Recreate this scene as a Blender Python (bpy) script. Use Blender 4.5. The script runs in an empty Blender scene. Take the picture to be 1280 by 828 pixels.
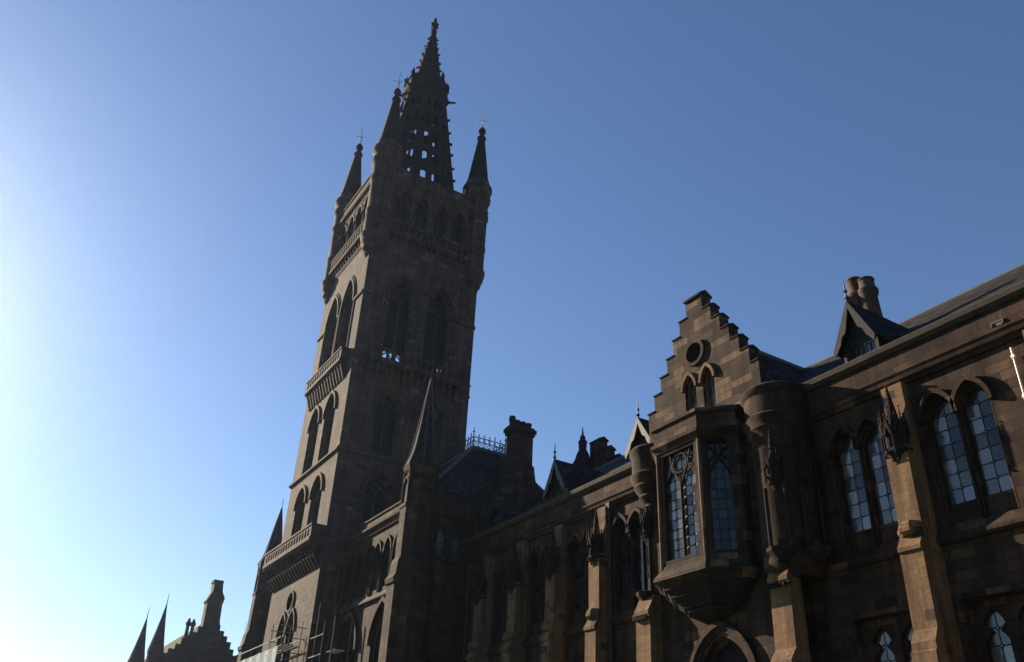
import bpy, bmesh, math, random
from mathutils import Vector, Matrix
from mathutils.geometry import tessellate_polygon
random.seed(7)
R_ = math.radians
scene = bpy.context.scene
C = scene.collection

# ------------------------------------------------------------------ camera
cam_d = bpy.data.cameras.new('camera')
cam = bpy.data.objects.new('camera', cam_d); C.objects.link(cam)
cam_d.sensor_width = 36.0; cam_d.sensor_fit = 'HORIZONTAL'; cam_d.lens = 30.046
cam_d.clip_start = 0.1; cam_d.clip_end = 6000
yaw, pitch, roll = R_(59.752), R_(30.146), R_(2.9125)
f_ = Vector((-math.sin(yaw)*math.cos(pitch), math.cos(yaw)*math.cos(pitch), math.sin(pitch)))
r_ = Vector((math.cos(yaw), math.sin(yaw), 0)); u_ = r_.cross(f_)
r2 = math.cos(roll)*r_ + math.sin(roll)*u_; u2 = -math.sin(roll)*r_ + math.cos(roll)*u_
m = Matrix((r2, u2, -f_)).transposed().to_4x4(); m.translation = Vector((0, -24, 1.6))
cam.matrix_world = m
scene.camera = cam

# ------------------------------------------------------------------ light
SUN_A, SUN_E = 18.5, 23.0          # degrees in front of the facade line, elevation
a, e = R_(SUN_A), R_(SUN_E)
sun_dir = Vector((-math.cos(e)*math.cos(a), -math.cos(e)*math.sin(a), math.sin(e)))
world = bpy.data.worlds.new('World'); scene.world = world; world.use_nodes = True
nt = world.node_tree; nt.nodes.clear()
sky = nt.nodes.new('ShaderNodeTexSky'); sky.sky_type = 'NISHITA'; sky.sun_disc = False
sky.sun_elevation = e; sky.sun_rotation = math.atan2(sun_dir.x, sun_dir.y)
sky.altitude = 0; sky.air_density = 1.0; sky.dust_density = 0.16; sky.ozone_density = 3.0
bg = nt.nodes.new('ShaderNodeBackground'); bg.inputs['Strength'].default_value = 0.05
wo = nt.nodes.new('ShaderNodeOutputWorld')
hsv = nt.nodes.new('ShaderNodeHueSaturation'); hsv.inputs['Saturation'].default_value = 1.06; hsv.inputs['Hue'].default_value = 0.506
nt.links.new(sky.outputs[0], hsv.inputs['Color']); nt.links.new(hsv.outputs[0], bg.inputs[0]); nt.links.new(bg.outputs[0], wo.inputs[0])
sl = bpy.data.lights.new('sun', 'SUN'); sl.energy = 5.0; sl.angle = R_(0.53); sl.color = (1.0, 0.83, 0.62)
so = bpy.data.objects.new('sun', sl); C.objects.link(so)
so.rotation_euler = (-sun_dir).to_track_quat('-Z', 'Y').to_euler(); so.location = (0, 0, 60)
vs = scene.view_settings
vs.view_transform = 'Standard'; vs.look = 'None'; vs.exposure = 1.55; vs.gamma = 1.0; vs.use_curve_mapping = False

# ------------------------------------------------------------------ materials
def new_mat(name):
    mt = bpy.data.materials.new(name); mt.use_nodes = True
    n = mt.node_tree; b = n.nodes['Principled BSDF']
    return mt, n, b
def ramp(n, src, stops):
    r = n.nodes.new('ShaderNodeValToRGB'); el = r.color_ramp.elements
    while len(el) < len(stops): el.new(0.5)
    for x, (p, c) in zip(el, stops): x.position = p; x.color = (*c, 1)
    n.links.new(src, r.inputs[0]); return r.outputs[0]
def mixc(n, fac, A, B, mode='MIX'):
    mx = n.nodes.new('ShaderNodeMix'); mx.data_type = 'RGBA'; mx.blend_type = mode
    for i, v in ((0, fac), (6, A), (7, B)):
        if isinstance(v, (int, float)): mx.inputs[i].default_value = v
        elif isinstance(v, tuple): mx.inputs[i].default_value = (*v, 1)
        else: n.links.new(v, mx.inputs[i])
    return mx.outputs[2]
def wall_coords(n):
    g = n.nodes.new('ShaderNodeNewGeometry'); s = n.nodes.new('ShaderNodeSeparateXYZ')
    n.links.new(g.outputs['Position'], s.inputs[0])
    ad = n.nodes.new('ShaderNodeMath'); ad.operation = 'ADD'
    n.links.new(s.outputs[0], ad.inputs[0]); n.links.new(s.outputs[1], ad.inputs[1])
    c = n.nodes.new('ShaderNodeCombineXYZ')
    n.links.new(ad.outputs[0], c.inputs[0]); n.links.new(s.outputs[2], c.inputs[1])
    return g.outputs['Position'], c.outputs[0]
def noise(n, vec, scale, detail=4, rough=0.6):
    t = n.nodes.new('ShaderNodeTexNoise'); t.inputs['Scale'].default_value = scale
    t.inputs['Detail'].default_value = detail; t.inputs['Roughness'].default_value = rough
    n.links.new(vec, t.inputs['Vector']); return t.outputs[0]
def stone(name, ca, cb, dark, bw=0.75, bh=0.34, soot=0.5, mortar=0.012, hi=None, rare=None, hp=0.9):
    mt, n, b = new_mat(name)
    pos, wc = wall_coords(n)
    br = n.nodes.new('ShaderNodeTexBrick'); n.links.new(wc, br.inputs['Vector'])
    br.inputs['Scale'].default_value = 1.0; br.inputs['Brick Width'].default_value = bw
    br.inputs['Row Height'].default_value = bh; br.inputs['Mortar Size'].default_value = mortar
    br.inputs['Mortar Smooth'].default_value = 0.3; br.inputs['Bias'].default_value = 0.0
    br.inputs['Color1'].default_value = (0, 0, 0, 1); br.inputs['Color2'].default_value = (1, 1, 1, 1)
    br.inputs['Mortar'].default_value = (0.4, 0.4, 0.4, 1)
    br.offset = 0.5; br.squash = 0.8; br.squash_frequency = 3
    bv = n.nodes.new('ShaderNodeRGBToBW'); n.links.new(br.outputs['Color'], bv.inputs[0])
    base = ramp(n, bv.outputs[0], [(0.0, rare or tuple(x*0.6 for x in cb)), (0.08, cb), (0.40, tuple(0.5*(x+y) for x, y in zip(ca, cb))), (hp-0.12, ca), (hp-0.02, ca), (hp+0.05, hi or ca), (1.0, hi or ca)])
    # soot: big cloudy patches and vertical runs with a shape of their own
    mp = n.nodes.new('ShaderNodeMapping'); mp.inputs['Scale'].default_value = (1.0, 1.0, 0.28)
    n.links.new(pos, mp.inputs[0])
    s1 = ramp(n, noise(n, mp.outputs[0], 0.9, 6, 0.65), [(0.40, (0, 0, 0)), (0.68, (1, 1, 1))])
    c1 = mixc(n, 1.0, s1, (soot, soot, soot), 'MULTIPLY')
    col = mixc(n, c1, base, dark)
    g1 = ramp(n, noise(n, pos, 9.0, 5, 0.7), [(0.25, (0.66, 0.66, 0.66)), (0.75, (1.25, 1.25, 1.25))])
    col = mixc(n, 1.0, col, g1, 'MULTIPLY')
    ms = n.nodes.new('ShaderNodeMapping'); ms.inputs['Scale'].default_value = (2.6, 2.6, 0.16); n.links.new(pos, ms.inputs[0])
    st = ramp(n, noise(n, ms.outputs[0], 1.0, 4, 0.6), [(0.44, (1, 1, 1)), (0.60, (0.58, 0.56, 0.55))])
    col = mixc(n, 1.0, col, st, 'MULTIPLY')
    mo = mixc(n, br.outputs['Fac'], col, tuple(x*0.55 for x in cb))
    n.links.new(mo, b.inputs['Base Color'])
    b.inputs['Roughness'].default_value = 0.92; b.inputs['Specular IOR Level'].default_value = 0.15
    bp = n.nodes.new('ShaderNodeBump'); bp.inputs['Strength'].default_value = 0.5; bp.inputs['Distance'].default_value = 0.03
    hm = n.nodes.new('ShaderNodeMath'); hm.operation = 'SUBTRACT'
    n.links.new(noise(n, pos, 5.0, 6, 0.7), hm.inputs[0]); n.links.new(br.outputs['Fac'], hm.inputs[1])
    n.links.new(hm.outputs[0], bp.inputs['Height']); n.links.new(bp.outputs[0], b.inputs['Normal'])
    return mt
def plain(name, col, rough=0.8, metal=0.0, var=0.3, scale=6.0, spec=0.3):
    mt, n, b = new_mat(name)
    g = n.nodes.new('ShaderNodeNewGeometry')
    v = ramp(n, noise(n, g.outputs['Position'], scale, 5, 0.65), [(0.25, tuple(x*(1-var) for x in col)), (0.75, tuple(min(1, x*(1+var)) for x in col))])
    n.links.new(v, b.inputs['Base Color']); b.inputs['Roughness'].default_value = rough
    b.inputs['Metallic'].default_value = metal; b.inputs['Specular IOR Level'].default_value = spec
    return mt
def slate(name, col):
    mt, n, b = new_mat(name)
    pos, wc = wall_coords(n)
    br = n.nodes.new('ShaderNodeTexBrick'); n.links.new(wc, br.inputs['Vector'])
    br.inputs['Scale'].default_value = 1.0; br.inputs['Brick Width'].default_value = 0.3
    br.inputs['Row Height'].default_value = 0.16; br.inputs['Mortar Size'].default_value = 0.012
    br.inputs['Color1'].default_value = (*[x*0.5 for x in col], 1); br.inputs['Color2'].default_value = (*[x*2.0 for x in col], 1)
    br.inputs['Mortar'].default_value = (*[x*0.4 for x in col], 1)
    g1 = ramp(n, noise(n, pos, 1.3, 5, 0.7), [(0.3, (0.7, 0.7, 0.7)), (0.7, (1.25, 1.2, 1.1))])
    n.links.new(mixc(n, 1.0, br.outputs['Color'], g1, 'MULTIPLY'), b.inputs['Base Color'])
    b.inputs['Roughness'].default_value = 0.85; b.inputs['Specular IOR Level'].default_value = 0.06
    bp = n.nodes.new('ShaderNodeBump'); bp.inputs['Strength'].default_value = 0.6; bp.inputs['Distance'].default_value = 0.02
    n.links.new(br.outputs['Fac'], bp.inputs['Height']); bp.invert = True
    n.links.new(bp.outputs[0], b.inputs['Normal'])
    return mt
def glass(name, lo, hi, metal=0.55):
    mt, n, b = new_mat(name)
    g = n.nodes.new('ShaderNodeNewGeometry')
    v = ramp(n, g.outputs['Random Per Island'], [(0.0, lo), (0.55, tuple(0.5*(x+y) for x, y in zip(lo, hi))), (1.0, hi)])
    n.links.new(v, b.inputs['Base Color'])
    b.inputs['Metallic'].default_value = metal; b.inputs['Roughness'].default_value = 0.12
    bp = n.nodes.new('ShaderNodeBump'); bp.inputs['Strength'].default_value = 0.12; bp.inputs['Distance'].default_value = 0.05
    n.links.new(noise(n, g.outputs['Position'], 5.0, 2, 0.5), bp.inputs['Height']); n.links.new(bp.outputs[0], b.inputs['Normal'])
    return mt
M = {}
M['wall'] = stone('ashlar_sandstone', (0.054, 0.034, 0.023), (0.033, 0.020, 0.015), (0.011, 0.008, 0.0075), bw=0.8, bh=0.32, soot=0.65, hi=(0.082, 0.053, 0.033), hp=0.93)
M['gable'] = stone('banded_sandstone', (0.062, 0.041, 0.027), (0.030, 0.020, 0.015), (0.013, 0.010, 0.0095), bw=0.95, bh=0.32, soot=0.55, hi=(0.125, 0.083, 0.051), hp=0.78)
M['dress'] = stone('dressed_sandstone', (0.050, 0.030, 0.020), (0.029, 0.0175, 0.0125), (0.011, 0.008, 0.0075), bw=0.9, bh=0.42, soot=0.55, mortar=0.014, hi=(0.085, 0.053, 0.033))
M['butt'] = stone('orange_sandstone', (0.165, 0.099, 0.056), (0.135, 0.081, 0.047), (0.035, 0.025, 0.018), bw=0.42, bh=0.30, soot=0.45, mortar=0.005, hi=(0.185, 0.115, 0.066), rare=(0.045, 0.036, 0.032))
M['tower'] = stone('tower_sandstone', (0.076, 0.052, 0.042), (0.050, 0.034, 0.029), (0.020, 0.016, 0.016), bw=0.85, bh=0.36, soot=0.6, hi=(0.125, 0.092, 0.07), hp=0.94)
M['soot'] = plain('sooty_shaded_carved_stone', (0.020, 0.015, 0.014), 0.95, 0, 0.5, 7.0, 0.1)  # sooty carving; on the oriel corbel it also stands for shade
M['slate'] = slate('roof_slate', (0.018, 0.016, 0.017))
M['lead'] = plain('lead_flashing', (0.06, 0.062, 0.07), 0.7, 0.0, 0.25)
M['hiplead'] = plain('weathered_lead', (0.045, 0.045, 0.05), 0.7, 0.0, 0.25)
M['gutter'] = plain('dark_gutter', (0.045, 0.036, 0.03), 0.8, 0, 0.35, 3.0, 0.1)
M['iron'] = plain('black_ironwork', (0.02, 0.02, 0.022), 0.6, 0.3, 0.3)
M['came'] = plain('lead_came', (0.018, 0.018, 0.022), 0.7, 0.0, 0.2)
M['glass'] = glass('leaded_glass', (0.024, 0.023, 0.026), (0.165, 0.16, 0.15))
M['shadeglass'] = glass('shaded_leaded_glass', (0.008, 0.008, 0.010), (0.035, 0.038, 0.045), 0.4)  # darker copy of the leaded glass, shade put into its colour
M['shade_backing'] = plain('dark_recess_shade', (0.008, 0.007, 0.008), 0.9, 0, 0.3)  # near-black, stands for the shade inside openings; also on slabs and door
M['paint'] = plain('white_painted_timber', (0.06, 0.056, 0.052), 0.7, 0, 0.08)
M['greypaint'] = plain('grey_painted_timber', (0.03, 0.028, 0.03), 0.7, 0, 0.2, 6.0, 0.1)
M['pipe'] = plain('drainpipe_paint', (0.05, 0.04, 0.035), 0.7, 0.0, 0.2, 6.0, 0.1)
M['palepipe'] = plain('cream_pipe_paint', (0.70, 0.62, 0.46), 0.5, 0.0, 0.1)
M['gild'] = plain('gilded_metal', (0.75, 0.62, 0.36), 0.35, 0.9, 0.15)
M['steel'] = plain('galvanised_steel', (0.10, 0.10, 0.105), 0.6, 0.3, 0.15)
M['plank'] = plain('scaffold_plank', (0.16, 0.135, 0.105), 0.9, 0, 0.2)
M['sheet'] = plain('blue_sheeting', (0.045, 0.10, 0.145), 0.8, 0, 0.35, 1.5)
M['terracotta'] = plain('terracotta', (0.05, 0.03, 0.022), 0.9, 0, 0.3)
M['lawn'] = plain('mown_grass', (0.05, 0.085, 0.025), 0.95, 0, 0.4, 0.6)
M['path'] = plain('tarmac_path', (0.06, 0.058, 0.055), 0.9, 0, 0.2, 3.0)

# ------------------------------------------------------------------ mesh helpers
class F:                                   # a frame: u along the wall, v up, d outward
    def __init__(s, o, U, N, V=(0, 0, 1)):
        s.o = Vector(o); s.U = Vector(U).normalized(); s.N = Vector(N).normalized(); s.V = Vector(V).normalized()
    def p(s, u, v, d=0): return s.o + s.U*u + s.V*v + s.N*d
def FS(y): return F((0, y, 0), (1, 0, 0), (0, -1, 0))
def FE(x): return F((x, 0, 0), (0, 1, 0), (1, 0, 0))
class MB:
    def __init__(s): s.v = []; s.f = []
    def add(s, vs, fs):
        k = len(s.v); s.v += [Vector(x) for x in vs]; s.f += [[k+i for i in f] for f in fs]
    def box(s, x0, x1, y0, y1, z0, z1):
        s.add([(x0,y0,z0),(x1,y0,z0),(x1,y1,z0),(x0,y1,z0),(x0,y0,z1),(x1,y0,z1),(x1,y1,z1),(x0,y1,z1)],
              [(0,3,2,1),(4,5,6,7),(0,1,5,4),(1,2,6,5),(2,3,7,6),(3,0,4,7)])
    def fbox(s, fr, u0, u1, v0, v1, d0, d1):
        P = fr.p
        s.add([P(u0,v0,d1),P(u1,v0,d1),P(u1,v0,d0),P(u0,v0,d0),P(u0,v1,d1),P(u1,v1,d1),P(u1,v1,d0),P(u0,v1,d0)],
              [(0,3,2,1),(4,5,6,7),(0,1,5,4),(1,2,6,5),(2,3,7,6),(3,0,4,7)])
    def prism(s, fr, pts, d0, d1):         # polygon in the frame, extruded from d0 (back) to d1 (front)
        n = len(pts)
        fv = [fr.p(u, v, d1) for u, v in pts]; bv = [fr.p(u, v, d0) for u, v in pts]
        tri = tessellate_polygon([[Vector((u, v, 0)) for u, v in pts]])
        fs = []
        for t in tri:
            A, B, D = [pts[i] for i in t]
            ccw = (B[0]-A[0])*(D[1]-A[1])-(B[1]-A[1])*(D[0]-A[0]) > 0
            t = t if ccw else t[::-1]
            fs.append(tuple(t)); fs.append(tuple(n+i for i in t[::-1]))
        for i in range(n):
            j = (i+1) % n; fs.append((i, n+i, n+j, j))
        s.add(fv+bv, fs)
    def profile(s, prof, axis0, axis1, mapf):     # profile (a,b) swept between axis0 and axis1 with caps
        n = len(prof)
        A = [mapf(axis0, p) for p in prof]; B = [mapf(axis1, p) for p in prof]
        s.add(A+B, [(i, (i+1) % n, n+(i+1) % n, n+i) for i in range(n)] + [tuple(range(n))[::-1], tuple(range(n, 2*n))])
    def panel(s, fr, outer, holes, depth, d=0, back=False):
        loops = [outer]+list(holes); flat = [q for l in loops for q in l]; N = len(flat)
        tri = tessellate_polygon([[Vector((u, v, 0)) for u, v in l] for l in loops])
        fv = [fr.p(u, v, d) for u, v in flat]; bv = [fr.p(u, v, d-depth) for u, v in flat]
        fs = []
        for t in tri:
            A, B, D = [flat[i] for i in t]
            if abs((B[0]-A[0])*(D[1]-A[1])-(B[1]-A[1])*(D[0]-A[0])) < 1e-9: continue
            ccw = (B[0]-A[0])*(D[1]-A[1])-(B[1]-A[1])*(D[0]-A[0]) > 0
            t = tuple(t) if ccw else tuple(t)[::-1]
            fs.append(t)
            if back: fs.append(tuple(N+i for i in t[::-1]))
        k = 0
        for li, l in enumerate(loops):
            n = len(l)
            for i in range(n):
                j = (i+1) % n
                fs.append((k+i, N+k+i, N+k+j, k+j))
            k += n
        s.add(fv+bv, fs)
    def band(s, fr, inn, out, d0, d1):     # strip between two open paths, extruded
        n = len(inn); P = fr.p
        vs = []
        for i in range(n): vs += [P(*inn[i], d0), P(*inn[i], d1), P(*out[i], d1), P(*out[i], d0)]
        fs = []
        for i in range(n-1):
            k = 4*i
            for q in range(4): fs.append((k+q, k+(q+1) % 4, k+4+(q+1) % 4, k+4+q))
        fs += [(0, 1, 2, 3), (4*n-4, 4*n-1, 4*n-2, 4*n-3)]
        s.add(vs, fs)
    def tube(s, p0, p1, r, n=6, r1=None):
        p0, p1 = Vector(p0), Vector(p1); ax = (p1-p0).normalized()
        x = ax.orthogonal().normalized(); y = ax.cross(x); r1 = r if r1 is None else r1
        A = [p0+(x*math.cos(2*math.pi*i/n)+y*math.sin(2*math.pi*i/n))*r for i in range(n)]
        B = [p1+(x*math.cos(2*math.pi*i/n)+y*math.sin(2*math.pi*i/n))*r1 for i in range(n)]
        s.add(A+B, [(i, (i+1) % n, n+(i+1) % n, n+i) for i in range(n)]+[tuple(range(n))[::-1], tuple(range(n, 2*n))])
    def path(s, fr, pts, r, d, n=6):
        for q, w in zip(pts[:-1], pts[1:]): s.tube(fr.p(*q, d), fr.p(*w, d), r, n)
    def lathe(s, cx, cy, prof, n=16, rot=0.0):
        k = len(prof); vs = []
        for r, z in prof:
            for i in range(n):
                t = rot+2*math.pi*i/n; vs.append((cx+r*math.cos(t), cy+r*math.sin(t), z))
        fs = []
        for j in range(k-1):
            for i in range(n): fs.append((j*n+i, j*n+(i+1) % n, (j+1)*n+(i+1) % n, (j+1)*n+i))
        fs += [tuple(range(n))[::-1], tuple(range((k-1)*n, k*n))]
        s.add(vs, fs)
    def lump(s, p, r, sz=1.0):             # a small carved boss
        p = Vector(p)
        t = random.random()*2
        pr = [(0.25*r, -0.9*r*sz), (0.95*r, -0.35*r*sz), (0.85*r, 0.3*r*sz), (0.2*r, 0.95*r*sz)]
        n = 5; vs = []
        for q, z in pr:
            for i in range(n):
                aa = t+2*math.pi*i/n; vs.append(p+Vector((q*math.cos(aa), q*math.sin(aa), z)))
        fs = [(j*n+i, j*n+(i+1) % n, (j+1)*n+(i+1) % n, (j+1)*n+i) for j in range(3) for i in range(n)]
        fs += [tuple(range(n))[::-1], tuple(range(3*n, 4*n))]
        s.add(vs, fs)
WORLD = {}
def build(name, mb, mat, parent=None, label=None, smooth=False):
    lo = Vector([min(v[i] for v in mb.v) for i in range(3)]); hi = Vector([max(v[i] for v in mb.v) for i in range(3)])
    c = Vector(((lo.x+hi.x)/2, (lo.y+hi.y)/2, lo.z))
    me = bpy.data.meshes.new(name); me.from_pydata([v-c for v in mb.v], [], mb.f)
    bm = bmesh.new(); bm.from_mesh(me); bmesh.ops.recalc_face_normals(bm, faces=bm.faces); bm.to_mesh(me); bm.free()
    me.materials.append(M[mat])
    if smooth:
        for p in me.polygons: p.use_smooth = True
        try: me.set_sharp_from_angle(angle=R_(40))
        except Exception: pass
    o = bpy.data.objects.new(name, me); C.objects.link(o)
    o.location = c - (WORLD[parent.name] if parent else Vector())
    WORLD[o.name] = c
    if parent: o.parent = parent
    if label: o['label'] = label
    return o
def thing(name, loc, label, cat, group=None):
    o = bpy.data.objects.new(name, None); C.objects.link(o); o.location = loc
    o['label'] = label; o['category'] = cat
    if group: o['group'] = group
    WORLD[o.name] = Vector(loc); return o
def tag(o, label, cat, group=None, kind=None):
    if kind: o['kind'] = kind; return o
    o['label'] = label; o['category'] = cat
    if group: o['group'] = group
    return o

# ------------------------------------------------------------------ gothic outlines
def arc_side(hw, rise, n=7):               # right half of a pointed arch from springing to apex
    R = (hw*hw+rise*rise)/(2*hw); cx = hw-R; t1 = math.atan2(rise, -cx)
    return [(cx+R*math.cos(t1*i/n), R*math.sin(t1*i/n)) for i in range(n+1)]
def arch_top(cx, zs, hw, rise, n=7):       # open path from right springing over the apex to the left springing
    r = arc_side(hw, rise, n); return [(cx+x, zs+z) for x, z in r]+[(cx-x, zs+z) for x, z in r[::-1][1:]]
def arch(cx, z0, zs, hw, rise, n=7): return [(cx-hw, z0), (cx+hw, z0)]+arch_top(cx, zs, hw, rise, n)
def rect(u0, u1, v0, v1): return [(u0, v0), (u1, v0), (u1, v1), (u0, v1)]
def circ(cx, cz, r, n=20): return [(cx+r*math.cos(2*math.pi*i/n), cz+r*math.sin(2*math.pi*i/n)) for i in range(n)]
def clip(poly, cp):                        # Sutherland-Hodgman against a convex ccw polygon
    out = poly
    for i in range(len(cp)):
        A, B = cp[i], cp[(i+1) % len(cp)]; inp, out = out, []
        if (A[0]-B[0])**2+(A[1]-B[1])**2 < 1e-12: out = inp; continue
        sd = lambda q: (B[0]-A[0])*(q[1]-A[1])-(B[1]-A[1])*(q[0]-A[0])
        for j in range(len(inp)):
            P, Q = inp[j], inp[(j+1) % len(inp)]; sp, sq = sd(P), sd(Q)
            if sp >= 0: out.append(P)
            if (sp >= 0) != (sq >= 0):
                t = sp/(sp-sq); out.append((P[0]+(Q[0]-P[0])*t, P[1]+(Q[1]-P[1])*t))
        if not out: return []
    return out
def area(p): return 0.5*sum(p[i][0]*p[(i+1) % len(p)][1]-p[(i+1) % len(p)][0]*p[i][1] for i in range(len(p)))
def soften(p, gap, cut):                   # pull in from the lead and round the corners
    q = [w for i, w in enumerate(p) if (w[0]-p[i-1][0])**2+(w[1]-p[i-1][1])**2 > 1e-6]
    if len(q) < 3: return None
    cx = sum(w[0] for w in q)/len(q); cz = sum(w[1] for w in q)/len(q)
    ex = max(abs(w[0]-cx) for w in q); ez = max(abs(w[1]-cz) for w in q)
    if ex < gap*1.5 or ez < gap*1.5: return None
    q = [(cx+(w[0]-cx)*(1-gap/ex), cz+(w[1]-cz)*(1-gap/ez)) for w in q]
    out = []
    for i, w in enumerate(q):
        A, B = Vector(q[i-1]), Vector(q[(i+1) % len(q)]); W = Vector(w)
        la, lb = (A-W).length, (B-W).length; ca, cb = min(cut, la*0.45), min(cut, lb*0.45)
        P, Q = W+(A-W)*ca/la, W+(B-W)*cb/lb
        mid = (P+Q)*0.5*0.45+W*0.55
        out += [tuple(P), tuple(mid), tuple(Q)]
    return out
def leaded(fr, outline, cols, rowh, d, parent, mat='glass', gap=0.019, cut=0.085, rings=True):
    us = [q[0] for q in outline]; vs = [q[1] for q in outline]
    u0, u1, v0, v1 = min(us), max(us), min(vs), max(vs)
    bk = MB(); n = len(outline)
    bk.add([fr.p(u, v, d-0.02) for u, v in outline], [tuple(range(n))])
    gl = MB(); w = (u1-u0)/cols; rows = max(1, int(round((v1-v0)/rowh))); h = (v1-v0)/rows
    for i in range(cols):
        for j in range(rows):
            p = clip([(u0+w*i, v0+h*j), (u0+w*(i+1), v0+h*j), (u0+w*(i+1), v0+h*(j+1)), (u0+w*i, v0+h*(j+1))], outline)
            if len(p) < 3 or area(p) < 0.008: continue
            p = soften(p, gap, cut)
            if not p: continue
            cu = sum(q[0] for q in p)/len(p); cv = sum(q[1] for q in p)/len(p)
            tx, tz = random.gauss(0, 0.012), random.gauss(0, 0.012)
            gl.add([fr.p(u, v, d+(u-cu)*tx+(v-cv)*tz) for u, v in p], [tuple(range(len(p)))])
    if rings:
        for i in range(1, cols):
            for j in range(1, rows):
                if j % 1 == 0 and cols < 4:
                    c = circ(u0+w*i, v0+h*j, 0.048, 10); c2 = circ(u0+w*i, v0+h*j, 0.028, 8)
                    if all(clip([q], outline) for q in c[:1]): bk.add([fr.p(u, v, d+0.012) for u, v in c], [tuple(range(10))]); gl.add([fr.p(u, v, d+0.018) for u, v in c2], [tuple(range(8))])
    lead = build('leading', bk, 'came', parent)
    if gl.v: build('pane', gl, mat, parent)
    return lead
def star(mb, p, r, n=4):
    for i in range(n):
        t = 2*math.pi*i/n
        mb.tube(p, Vector(p)+Vector((r*math.cos(t), r*math.sin(t), r*0.2)), r*0.25, 4, r*0.1)

# ------------------------------------------------------------------ ground
g = MB(); g.add([(-700, -700, 0), (700, -700, 0), (700, 700, 0), (-700, 700, 0)], [(0, 1, 2, 3)])
tag(build('lawn', g, 'lawn'), None, None, kind='structure')
g = MB(); g.add([(-140, -12, .004), (40, -12, .004), (40, -7.5, .004), (-140, -7.5, .004)], [(0, 1, 2, 3)])
tag(build('path', g, 'path'), None, None, kind='structure')

# ------------------------------------------------------------------ shared building parts
def bay_holes(cx):                         # openings of one bay of the long wings
    hs = []
    for s in (-1, 1):
        hs.append(arch(cx+s*0.57, 9.95, 13.3, 0.55, 0.86))
    hs.append(rect(cx-1.15, cx+1.15, 4.9, 7.78))
    return hs
def bay_windows(fr, cx, parent, lit):
    glassm = 'glass' if lit else 'shadeglass'  # unlit bays take the darker glass copy, their shade is in the colour
    for s in (-1, 1):
        c = cx+s*0.57
        w = MB()                           # stone surround, order and sill of one lancet
        w.panel(fr, arch(c, 9.95, 13.3, 0.55, 0.86), [arch(c, 10.62, 13.28, 0.455, 0.70)], 0.2, -0.16)
        w.band(fr, arch_top(c, 13.3, 0.555, 0.87), arch_top(c, 13.3, 0.68, 1.06), 0.0, 0.20)
        w.band(fr, arch_top(c, 13.3, 0.50, 0.79), arch_top(c, 13.3, 0.548, 0.855), -0.15, -0.04)
        w.tube(fr.p(c-0.50, 10.0, -0.09), fr.p(c-0.50, 13.3, -0.09), 0.042, 8)
        w.tube(fr.p(c+0.50, 10.0, -0.09), fr.p(c+0.50, 13.3, -0.09), 0.042, 8)
        # pierced panel of carving under the light
        for q in range(4):
            t = math.pi/4+q*math.pi/2
            w.path(fr, circ(c+0.13*math.cos(t), 10.3+0.13*math.sin(t), 0.10, 8)+[(c+0.13*math.cos(t)+0.10, 10.3+0.13*math.sin(t))], 0.022, -0.19, 5)
        wo = build('window', w, 'dress', parent)
        leaded(fr, arch(c, 10.62, 13.28, 0.455, 0.70), 2, 0.46, -0.27, wo, glassm)
    # pair of trefoil-headed lights with a flat hood below
    w = MB(); out = rect(cx-1.15, cx+1.15, 4.9, 7.78)
    hol = [arch(cx+s*0.52, 5.1, 6.95, 0.36, 0.55) for s in (-1, 1)]
    w.panel(fr, out, hol, 0.2, -0.2)
    w.fbox(fr, cx-1.3, cx+1.3, 7.8, 7.98, 0.002, 0.16)
    w.fbox(fr, cx-1.3, cx-1.17, 7.2, 7.8, 0.002, 0.13); w.fbox(fr, cx+1.17, cx+1.3, 7.2, 7.8, 0.002, 0.13)
    for s in (-1, 1):                      # cusps
        c = cx+s*0.52
        for q in (-1, 1): w.prism(fr, [(c+q*0.37, 6.62), (c+q*0.37, 7.16), (c+q*0.24, 7.06), (c+q*0.13, 6.92), (c+q*0.25, 6.80)][::q], -0.33, -0.25)
    wo = build('window', w, 'dress', parent)
    for h in hol: leaded(fr, [(u*0.99+0.01*cx, v) for u, v in h], 2, 0.5, -0.36, wo, glassm)
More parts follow.
